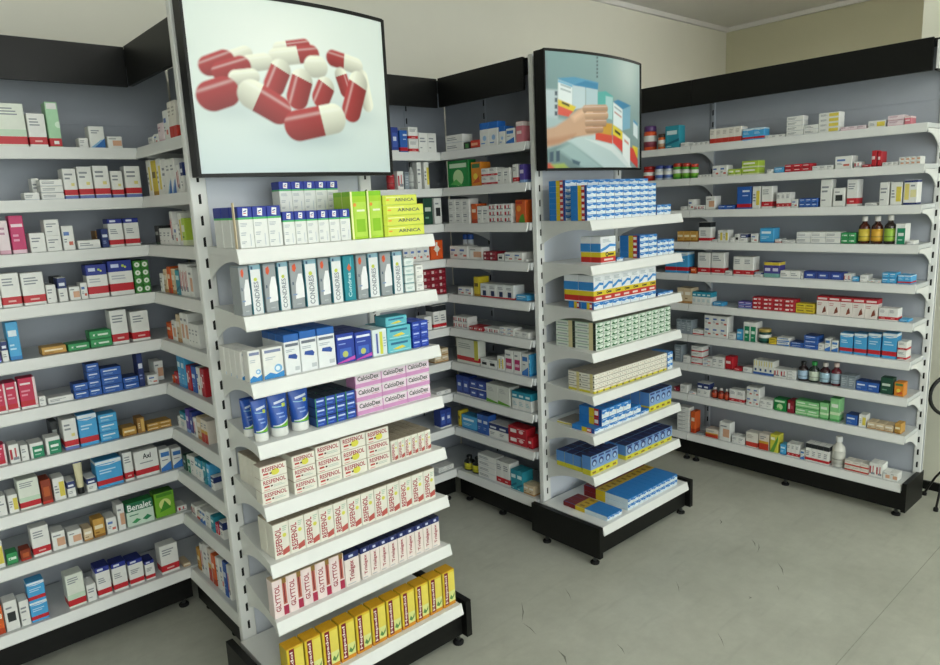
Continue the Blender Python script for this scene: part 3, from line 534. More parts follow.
sw = (('sr', 0, 0, .14, 1, '1f4f9c'), ('sr', .14, 0, .34, 1, 'c22c2c'), ('sr', .16, .25, .32, .75, 'ece8e6'), ('sr', .34, 0, .56, 1, 'ddc22c'), ('sr', .56, 0, 1, 1, '2a7cc8'))
tw_ = (('tr', 0, 0, 1, .5, '2a80cc'), ('tr', 0, .5, 1, .72, 'c9a62c'), ('tr', .3, .56, .7, .66, '8a6a1c'), ('tr', 0, .72, 1, 1, '7a1c24'), ('sr', 0, 0, .5, 1, 'cfe0ea'), ('sr', .5, 0, .72, 1, 'ddc22c'), ('sr', .72, 0, 1, 1, '7a1c24'))
BW = (('p', [(0, .5), (.28, .42), (.55, .66), (.8, .5), (1, .62), (1, 1), (0, 1)], '2a7cc8'), ('p', [(.1, .2), (.4, .3), (.7, .2), (.7, .28), (.4, .38), (.1, .28)], 'b9d4ec'), ('r', .1, .78, .6, .88, 'cfe2f4'))
D('bw', 'blue wave carton', 'analgesic_carton', 'e4ecf0', *BW, *sw, dep=.10, top='2a80cc')
D('bwd', 'flat blue wave carton', 'analgesic_carton', 'e4ecf0', *BW, *tw_, dep=.20, top='2a80cc')
D('byr', 'large wave carton, yellow and red bands', 'generic_medicine_carton', 'e6eaee', ('p', [(0, .55), (.3, .62), (.6, .72), (1, .68), (1, .6), (.6, .62), (.3, .5), (0, .44)], '3a8ad0'), ('b', .24, .42, 'dcc62c'), ('b', .04, .24, 'c4302c'), ('c', .4, .33, .1, '2a2a20'), ('c', .4, .33, .05, 'dcc62c'), ('r', .5, .29, .85, .36, '4a4420'), ('r', .2, .1, .8, .17, 'ecd8d4'), ln(.12, .78, .8, .92, 3, 'a8b4bc'), ('sr', 0, .44, 1, .75, '3a8ad0'), top='dfe6ea', dep=.075)
D('byb', 'wave-topped blue carton, yellow and red bands', 'generic_medicine_carton', '3a8ad2', ('p', [(0, .84), (.3, .9), (.6, .82), (1, .9), (1, 1), (0, 1)], 'e6eaee'), ('b', .3, .46, 'dcc62c'), ('b', .1, .3, 'c4302c'), ('r', .3, .14, .7, .26, 'ecd8d4'), ('r', .62, .33, .95, .43, '4a4420'), dep=.07)
D('grm', 'white carton with green mark', 'generic_medicine_carton', 'dfe9de', ('p', [(.08, .2), (.3, .62), (.62, .3), (.9, .48), (.9, .2), (.5, .1)], '2a6a3c'), ('b', .86, 1, '7ab894'), ('r', .1, .68, .5, .78, '4a8a60'), ('sr', 0, 0, .14, 1, '30382e'), ('sr', .14, 0, .34, 1, 'd9cfa0'), ('sr', .4, .3, .9, .5, 'a8b0b4'), top='b0b4a8', dep=.10)
D('wys', 'white carton with brown specks', 'generic_medicine_carton', 'e6e4d8', ('r', .2, .5, .4, .62, 'b08a80'), ('r', .5, .2, .8, .3, 'c8aa98'), ('r', .6, .65, .8, .75, 'a8a090'), ('sr', .0, .2, .1, .6, '6a6a50'), ('sr', .12, 0, .34, 1, 'd8cd90'), ('sr', .5, .4, .9, .55, '8a8a8a'), top='8f887c', dep=.10)
D('wyy', 'white carton, yellow foot', 'generic_medicine_carton', 'e6e2d0', ('b', 0, .5, 'd6cb3a'), ('c', .4, .25, .16, '7a7420'), ('r', .3, .65, .8, .8, 'c8a898'), ('sr', .12, 0, .34, 1, 'd8cd90'), top='8f887c', dep=.10)
D('nmy', 'navy-looped blue carton, yellow foot', 'generic_medicine_carton', '8fb0d8', ('b', 0, .3, 'd3cc3a'), ('r', 0, .3, 1, 1, '7da2d2'), ('c', .5, .62, .34, '22346c'), ('c', .5, .58, .2, 'a8c4e4'), ('r', .1, .86, .9, .96, '2a3f7c'), ('r', .2, .08, .7, .18, '8a6a20'), ('sr', 0, .3, 1, 1, '5b8fd0'), top='20285a', side='d3cc3a', dep=.055)

_cm = {}
def carton_mesh(key, w, d, h):
    k = (key, round(w, 3), round(d, 3), round(h, 3))
    if k in _cm: return _cm[k]
    L = LK[key]; w, d, h = k[1:]; rr = random.Random(sum(map(ord, key)) + int(w * 1000)); b = MB()
    base = lin(L['base']); sidec = lin(L['side']) if L['side'] else base; topc = lin(L['top']) if L['top'] else base
    bands = [o for o in L['ops'] if o[0] == 'b']
    br = sorted({0., 1.} | {o[1] for o in bands} | {o[2] for o in bands})
    q = min(.0016, w * .05, d * .05)                        # softened board edges
    ring = [(-w / 2 + q, -d / 2), (w / 2 - q, -d / 2), (w / 2, -d / 2 + q), (w / 2, d / 2 - q), (w / 2 - q, d / 2), (-w / 2 + q, d / 2), (-w / 2, d / 2 - q), (-w / 2, -d / 2 + q)]
    for v0, v1 in zip(br, br[1:]):
        bc = None
        for o in bands:
            if o[1] - 1e-6 <= v0 and v1 <= o[2] + 1e-6: bc = lin(o[3])
        za, zb = v0 * h, v1 * h - (q if v1 == 1. else 0)
        for i in range(8):
            (xa, ya), (xb, yb) = ring[i], ring[(i + 1) % 8]
            c = bc or (sidec if i in (1, 2, 3, 5, 6, 7) else base)
            b.poly([(xa, ya, za), (xb, yb, za), (xb, yb, zb), (xa, ya, zb)], c)
    ins = [(x * (1 - 2 * q / w), y * (1 - 2 * q / d)) for x, y in ring]
    for i in range(8):
        j = (i + 1) % 8; b.poly([(*ring[i], h - q), (*ring[j], h - q), (*ins[j], h), (*ins[i], h)], topc)
    b.poly([(x, y, h) for x, y in ins], topc); b.poly([(x, y, 0) for x, y in reversed(ring)], base)
    # tuck-flap seam on the lid and glued flap on the side
    dk = tuple(c * .72 for c in topc); b.poly([(-w / 2 + q * 2, -d / 2 + d * .1, h + .0002), (w / 2 - q * 2, -d / 2 + d * .1, h + .0002), (w / 2 - q * 2, -d / 2 + d * .1 + .0008, h + .0002), (-w / 2 + q * 2, -d / 2 + d * .1 + .0008, h + .0002)], dk)
    e = [.0003]
    def fr(pts, c):
        b.poly([(-w / 2 + u * w, -d / 2 - e[0], v * h) for u, v in pts], lin(c) if isinstance(c, str) else c)
    for o in L['ops']:
        t = o[0]; e[0] += .00012
        if t == 'r': fr([(o[1], o[2]), (o[3], o[2]), (o[3], o[4]), (o[1], o[4])], o[5])
        elif t == 'p': fr(o[1], o[2])
        elif t == 'c': fr([(min(.99, max(.01, o[1] + o[3] * math.cos(a * PI / 8))), min(.985, max(.015, o[2] + o[3] * min(w / h, 1.6) * math.sin(a * PI / 8)))) for a in range(16)], o[4])
        elif t == 'l':
            n = o[5]; st = (o[4] - o[2]) / max(n, 1)
            for i in range(n):
                v = o[2] + st * i + st * .2; u1 = o[1] + (o[3] - o[1]) * rr.uniform(.6, 1.); fr([(o[1], v), (u1, v), (u1, v + st * .45), (o[1], v + st * .45)], o[6])
        elif t == 't':
            for pl in text_polys(o[1]): fr([(o[2] + x * (o[4] - o[2]), o[3] + y * (o[5] - o[3])) for x, y in pl], o[6])
        elif t == 'tv':
            for pl in text_polys(o[1]): fr([(o[2] + (1 - y) * (o[4] - o[2]), o[3] + x * (o[5] - o[3])) for x, y in pl], o[6])
        elif t == 'sr':
            for s in (-1, 1):
                X = s * (w / 2 + e[0]); ya, yb = -d / 2 + o[1] * d, -d / 2 + o[3] * d
                pts = [(X, ya, o[2] * h), (X, yb, o[2] * h), (X, yb, o[4] * h), (X, ya, o[4] * h)]
                b.poly(pts if s > 0 else pts[::-1], lin(o[5]))
        elif t == 'tr':
            xa, xb, ya, yb = -w / 2 + o[1] * w, -w / 2 + o[3] * w, -d / 2 + o[2] * d, -d / 2 + o[4] * d
            b.poly([(xa, ya, h + e[0]), (xb, ya, h + e[0]), (xb, yb, h + e[0]), (xa, yb, h + e[0])], lin(o[5]))
    me = b.mesh(L['name'], M['card']); _cm[k] = me; return me

# ------------------------------------------------------------------ bottles, jars and tubes (thing > parts)
RK = {}
def R(key, desc, name, kind, body, cap, label=None, cat='bottle', foot=None): RK[key] = dict(desc=desc, name=name, kind=kind, body=body, cap=cap, label=label, cat=cat)
R('amb', 'amber syrup bottle, yellow label', 'syrup_bottle', 'bottle', '4a1c0c', 'e8e6e0', 'd8c24a')
R('ambo', 'amber syrup bottle, orange-yellow label', 'syrup_bottle', 'bottle', '421a0c', 'e8e6e0', 'd8a83a')
R('ambg', 'dark syrup bottle, green label', 'syrup_bottle', 'bottle', '2a1c14', 'e8e6e0', '9ac04a')
R('syb', 'dark bottle, blue-white label', 'syrup_bottle', 'bottle', '2a1a1e', '16181a', 'a8c4dc')
R('syg', 'dark bottle, green cap', 'syrup_bottle', 'bottle', '24302a', '2f9a4a', 'c8d4c0')
R('syw', 'dark bottle, white cap', 'syrup_bottle', 'bottle', '3a1820', 'dcd6d0', 'a8c8d8')
R('syr', 'dark red bottle, pale cap', 'syrup_bottle', 'bottle', '5a1420', 'd8c4bc', 'a8bccc')
R('yel', 'dark bottle, yellow label', 'syrup_bottle', 'bottle', '1c2018', '1a1c1c', 'c2bc2c')
R('rbt', 'red-brown bottle, white cap', 'syrup_bottle', 'bottle', '7a2418', 'e2dcd6', 'c04a2c')
R('jug', 'white jug bottle, round cap', 'antiseptic_bottle', 'bottle', 'd9d8d0', 'eceeec', 'c8c8c0')
R('bjar', 'white jar, blue lid', 'pill_jar', 'jar', 'd3dbe2', '2a5ab0', 'c0ccd8', 'jar')
R('gjar', 'dark green jar, gold lid', 'pill_jar', 'jar', '1f4a42', 'b09a52', '2a6a5c', 'jar')
R('pbt', 'orange and purple bottle', 'shampoo_bottle', 'jar', 'd8552a', '5a3a70', '8a3a4a', 'bottle')
R('ojr', 'orange jar, dark lid', 'pill_jar', 'jar', 'd86a34', '4a3a34', 'c8a080', 'jar')
R('rcn', 'red can', 'spray_can', 'jar', 'b82c24', 'a02420', 'c84a3a', 'spray can')
R('bcn', 'blue and white can', 'spray_can', 'jar', 'c9d2dc', '3a4a90', '5a78b8', 'spray can')
R('gcn', 'green can, red lid', 'spray_can', 'jar', '4a9a34', 'b83a2a', '7ab83a', 'spray can')
R('rbs', 'slim red bottle', 'nail_bottle', 'bottle', 'b02430', 'c02c34', 'b83a40')
R('grb', 'pale bottle, dark cap', 'lotion_bottle', 'bottle', 'a8acaa', '26282a', 'c4c8c4')
R('crt', 'cream tube, black cap', 'cream_tube', 'tube', 'd6cfa8', '1c1e20', None, 'tube')
R('btu', 'blue cream tube, white cap', 'cream_tube', 'tube', '2350a8', 'e4e6e2', 'x', 'tube')
R('glt', 'clear glass tube', 'glass_vial', 'jar', 'a8b4b8', '8a969c', '98a4aa', 'vial')

_rm = {}
def round_parts(key, w, h):
    k = (key, round(w, 3), round(h, 3))
    if k in _rm: return _rm[k]
    r = k[1] / 2; h = k[2]; P = RK[key]; out = []; body, cap = lin(P['body']), lin(P['cap'])
    if P['kind'] == 'bottle':
        b = MB(); b.lathe([(r * .9, 0), (r, h * .02), (r, h * .58), (r * .9, h * .66), (r * .5, h * .75), (r * .42, h * .8), (r * .42, h * .84)], 20, body); out.append(('glass_body', b.mesh('glass_body', M['glass'])))
        b = MB(); b.lathe([(r * .5, h * .82), (r * .52, h * .83), (r * .52, h * .97), (r * .46, h)], 20, cap); out.append(('cap', b.mesh('cap', M['plastic'])))
        lab = lin(P['label']); b = MB(); b.lathe([(r * 1.012, h * .1), (r * 1.012, h * .24, tuple(c * .5 for c in lab)), (r * 1.012, h * .28), (r * 1.012, h * .54)], 20, lab)
        out.append(('label', b.mesh('label', M['card'])))
    elif P['kind'] == 'jar':
        b = MB(); b.lathe([(r * .93, 0), (r, h * .03), (r, h * .72), (r * .9, h * .77), (r * .8, h * .79)], 20, body); out.append(('jar_body', b.mesh('jar_body', M['plastic'])))
        b = MB(); b.lathe([(r * .94, h * .775), (r * .97, h * .79), (r * .97, h * .97), (r * .9, h)], 20, cap); out.append(('lid', b.mesh('lid', M['plastic'])))
        lab = lin(P['label']); b = MB(); b.lathe([(r * 1.012, h * .14), (r * 1.012, h * .3), (r * 1.012, h * .36, lin(WH)), (r * 1.012, h * .6)], 20, lab); out.append(('label', b.mesh('label', M['card'])))
    else:
        # flat crimped top narrowing in depth, standing on its cap
        n = 24; zs = [.2, .24, .4, .6, .8, .94, 1.]; b = MB(); base = len(b.v)
        for z in zs:
            t = max(0, (z - .2) / .8); a = r * (.80 + .22 * t); c = r * .80 * (1 - t) ** .8 + .0012
            for i in range(n): an = 2 * PI * i / n; b.v.append((a * math.cos(an), c * math.sin(an), z * h))
        for j in range(len(zs) - 1):
            for i in range(n):
                i2 = (i + 1) % n; b.f.append((base + j * n + i, base + j * n + i2, base + (j + 1) * n + i2, base + (j + 1) * n + i)); b.c.append(lin('17357a') if j == len(zs) - 2 else body); b.m.append(0); b.sm.append(True)
        b.f.append(tuple(base + (len(zs) - 1) * n + i for i in range(n))); b.c.append(body); b.m.append(0); b.sm.append(False)
        if P['label']:
            def yf(x, z): t = max(0, (z - .2) / .8); a = r * (.80 + .22 * t); c = r * .80 * (1 - t) ** .8 + .0012; return -c * math.sqrt(max(0, 1 - (x / a) ** 2)) - .0006
            def strip(f0, f1, u0, u1, col, m=10):
                for i in range(m):
                    ua, ub = u0 + (u1 - u0) * i / m, u0 + (u1 - u0) * (i + 1) / m
                    q = []
                    for uu, ff in ((ua, f0), (ub, f0), (ub, f1), (ua, f1)):
                        z = ff(uu); x = uu * r * .8; q.append((x, yf(x, z), z * h))
                    b.poly(q, lin(col))
            strip(lambda u: .215, lambda u: .235 + .11 * (u * .5 + .5) ** 2, -.93, .93, '6ab02c'); strip(lambda u: .235 + .11 * (u * .5 + .5) ** 2, lambda u: .26 + .13 * (u * .5 + .5) ** 2, -.93, .93, 'dfe6e8')
            strip(lambda u: .74 + .03 * u, lambda u: .79 + .03 * u, -.6, .8, 'c9d4e8'); strip(lambda u: .68 - .03 * math.cos(u * 1.5), lambda u: .70 - .03 * math.cos(u * 1.5), -.85, .85, '7fb4d0')
            strip(lambda u: .64, lambda u: .72, .3, .75, 'b6c442'); strip(lambda u: .5, lambda u: .53, -.5, .4, '7f9ed8'); strip(lambda u: .42, lambda u: .45, -.3, .5, '7f9ed8')
        out.append(('tube_body', b.mesh('tube_body', M['plastic'])))
        b = MB(); b.lathe([(r * .78, 0), (r * .80, h * .01), (r * .80, h * .19), (r * .76, h * .205)], 24, cap); out.append(('cap', b.mesh('cap', M['plastic'])))
    _rm[k] = out; return out

# ------------------------------------------------------------------ stocking the shelves
ORD = 'first second third fourth fifth sixth seventh eighth ninth tenth eleventh twelfth thirteenth fourteenth fifteenth sixteenth'.split() + ['sixteenth'] * 30
UNITS = dict(
    L=dict(ax='x', lip=2.8165, z=ZW, dep=DB, lim=(-.55, 1.085), name='capsule-side back rack', ref='corner', far=1),
    P=dict(ax='y', lip=.847, z=ZW, dep=DW1, lim=(2.245, 2.80), name='capsule-stand side rack', ref='corner', far=1),
    M=dict(ax='x', lip=2.8165, z=ZW, dep=DB, lim=(1.13, 2.58), name='mid-aisle back rack', ref='corner', far=1),
    H=dict(ax='y', lip=2.303, z=ZW, dep=DW2, lim=(2.245, 2.80), name='hand-stand side rack', ref='corner', far=1),
    A=dict(ax='x', lip=LIPE, z=ZE, dep=POSTY - LIPE, lim=(CX1 - .335, CX1 + .335), name='capsule stand', ref='bracket', far=0),
    B=dict(ax='x', lip=LIPE, z=ZE, dep=POSTY - LIPE, lim=(CX2 - .335, CX2 + .335), name='hand stand', ref='bracket', far=0),
    W=dict(ax='y', lip=3.629, z=ZW, dep=DR, lim=(1.06, 3.05), name='wall rack', ref='end-post', far=0),
)
# shelf lips as seen in the photograph (column, row, column, row), used to read item heights against the lip they stand on
LIPS = dict(
 A=[(237,250,430.7,233.3),(241,317.7,434.8,289.5),(249.8,385,437.9,345),(256.7,444.5,440.7,398.8),(264.5,507.3,444.8,450),(271.7,563.3,447,497.8),(279,620.8,451.3,544.6),(286,692,462.7,602)],
 B=[(590,220.5,679.4,214.2),(592,265.7,679.4,253.7),(592.5,312.7,679.8,292),(592.7,353.5,679.8,329.3),(593,395,679.4,367.8),(594,437,679.4,403.6),(594,479.8,677.7,439),(603.3,527,685.6,482)],
 H=[(440,147.7,526.9,135.7),(441,184.8,529,177.9),(443,221,530.4,218.9),(445.6,256.4,531.5,258.5),(447.2,292.2,533.8,299.5),(448.9,327.9,534,338),(449.8,362,535.6,377.5),(452.5,394,537,413),(453.5,426,538,453.5),(455.4,469,538,501.4)],
 L=[(0,148.6,142,148.6),(0,202.7,145.6,198),(0,257,150,245.8),(0,311,156.8,293),(0,363.5,160.6,339.4),(0,415.3,165.8,384.8),(0,467.8,173.7,427.7),(0,519,179.3,469.4),(0,569,186.3,513.4),(0,637,186.9,563.4)],
 P=[(142,148.6,180.5,137.3),(145.6,198,185.3,193),(150,245.8,190.6,245.3),(156.8,293,196,301),(160.6,339.4,201.9,356.3),(165.8,384.8,208.7,405),(173.7,427.7,216,454),(179.3,469.4,223,501),(186.3,513.4,230.8,549.5),(186.9,563.4,242,628.8)],
 W=[(689,145,926.4,125.8),(689,177.5,924.4,167.2),(690,211.4,922.6,208),(689.4,243.5,919.3,247.5),(689.4,275,917,286.9),(689.4,306.7,914.3,322.7),(689.4,338,912,361),(687.6,367,909,398),(687.6,397.4,905,436),(685.6,435.6,899.7,480.8)])
def lip_shift(uk, si, px):
    if uk not in LIPS: return 0.
    U = UNITS[uk]; xa, ya, xb, yb = LIPS[uk][si]; seen = ya + (yb - ya) * (px - xa) / (xb - xa)
    f = U['lip'] - (.048 if uk in 'AB' and si == 7 else 0); z = U['z'][si]
    bp, dr = (Vector((0, f, z)), Vector((1, 0, 0))) if U['ax'] == 'x' else (Vector((f, 0, z)), Vector((0, 1, 0)))
    p = bp + dr * along(px, bp, dr) - CAM
    return max(-8., min(8., 332.5 - F * p.dot(UP) / p.dot(fwd) - seen))
PLACED = []      # one record per single thing, labelled once all are known
def stock(uk, si, spec):
    U = UNITS[uk]; zs = U['z'][si]; room = (U['z'][si - 1] - zs - .045) if si else (.212 if uk in 'AB' else .30)
    base_front = U['lip'] - (.048 if uk in 'AB' and si == 7 else 0); occ = []
    dmax = U['dep'] + (U['lip'] - base_front) - .014
    last = 0.
    for row in spec.strip().split(';'):
        T = row.split()
        if not T: continue
        x0, x1, yt, key = float(T[0]), float(T[1]), float(T[2]), T[3]; yt += lip_shift(uk, si, (x0 + x1) / 2)
        o = dict(t.split('=') for t in T[4:]); nx, nz, ny = int(o.get('x', 1)), int(o.get('z', 1)), int(o.get('y', 1))
        sb = float(o.get('sb', .018)); up = last if 'on' in o else 0.; rnd = key in RK
        L = RK[key] if rnd else LK[key]
        d = float(o.get('d', 0)) or (L.get('dep', .06) * random.uniform(.85, 1.2) if not rnd else 0)
        for attempt in range(7):
            f = base_front + sb; z0 = zs + up + .0008
            if U['ax'] == 'x': bp, dr = Vector((0, f, z0)), Vector((1, 0, 0))
            else: bp, dr = Vector((f, 0, z0)), Vector((0, 1, 0))
            ua, ub = along(x0, bp, dr), along(x1, bp, dr); ua, ub = min(ua, ub), max(ua, ub)
            cut = .004 + (.043 if uk == 'A' else .056) * min(.32, sb + (d or .04) * ny) / .32 if uk in 'AB' and si and (sb > .05 or (d or .04) * ny > .09) and not rnd and 'c' not in o else 0.
            ua, ub = max(ua, U['lim'][0] + cut), min(ub, U['lim'][1] - cut)
            w = (ub - ua) / nx
            if w < .008: break
            dd = w if rnd else d
            tot = dd * ny + .001 * (ny - 1)
            if sb + tot > dmax:
                if rnd: sb = max(.004, dmax - tot); tot = min(tot, dmax - sb)
                else: dd = (dmax - sb) / ny - .001; tot = dmax - sb
            if dd < .012: break
            hit = [q for q in occ if q[0] < ub - .0005 and q[1] > ua + .0005 and q[2] < sb + tot and q[3] > sb and q[4] < up + .02 and q[5] > up + .002]
            if not hit: break
            worst = max(hit, key=lambda q: min(q[1], ub) - max(q[0], ua)); ov = min(worst[1], ub) - max(worst[0], ua)
            if ov < .5 * (ub - ua) or attempt > 3:
                # trim the picture columns so the two stand side by side
                m0 = (ua + ub) / 2 < (worst[0] + worst[1]) / 2
                na, nb = (ua, worst[0] - .0006) if m0 else (worst[1] + .0006, ub)
                if nb - na < .008: w = 0; break
                def col_of(u):
                    p = bp + dr * u - CAM; return 470 + F * p.dot(RGT) / p.dot(fwd)
                c0, c1 = col_of(na), col_of(nb); x0, x1 = min(c0, c1), max(c0, c1)
            else: sb = worst[3] + .003
        if w < .008 or (not rnd and dd < .012): continue
        um = (ua + ub) / 2; h = rise(yt, bp + dr * um) / nz
        if uk not in 'AB' and z0 + h * nz < CAMZ: h = max(.4 * h, rise(yt, bp + dr * um + (Vector((0, dd, 0)) if U['ax'] == 'x' else Vector((dd, 0, 0)))) / nz)
        h = max(.012, min(h, (room - up) / nz - .001)); last = up + h * nz + .0004; occ.append((ua, ub, sb, sb + tot, up, up + h * nz))
        for iz in range(nz):
            for iy in range(ny):
                for ix in range(nx):
                    u = ua + (ix + .5) * w; dep = f + dd / 2 + iy * (dd + .001); z = z0 + iz * h + (.0003 if iz else 0)
                    loc = (u, dep, z) if U['ax'] == 'x' else (dep, u, z); rz = 0 if U['ax'] == 'x' else -PI / 2
                    if nx * nz * ny == 1 and not rnd and dd < 2 * w and w > .02: rz += random.uniform(-.02, .02); shrink = .004
                    else: shrink = 0
                    hh = h - .0006
                    kk = key
                    if key == 'res' and random.random() < .35: kk = 'resy'
                    if key == 'wys' and iz == 0: kk = 'wyy'
                    PLACED.append(dict(U=U, uk=uk, si=si, key=kk, rnd=rnd, loc=loc, rz=rz, w=w - .0012 - shrink - float(o.get('g', 0)), d=dd - .0008 - (shrink if dd > .03 else 0), h=hh, u=round(u, 3), lay=round(z - zs, 3), row=round(dep, 3), nz=nz, ny=ny))
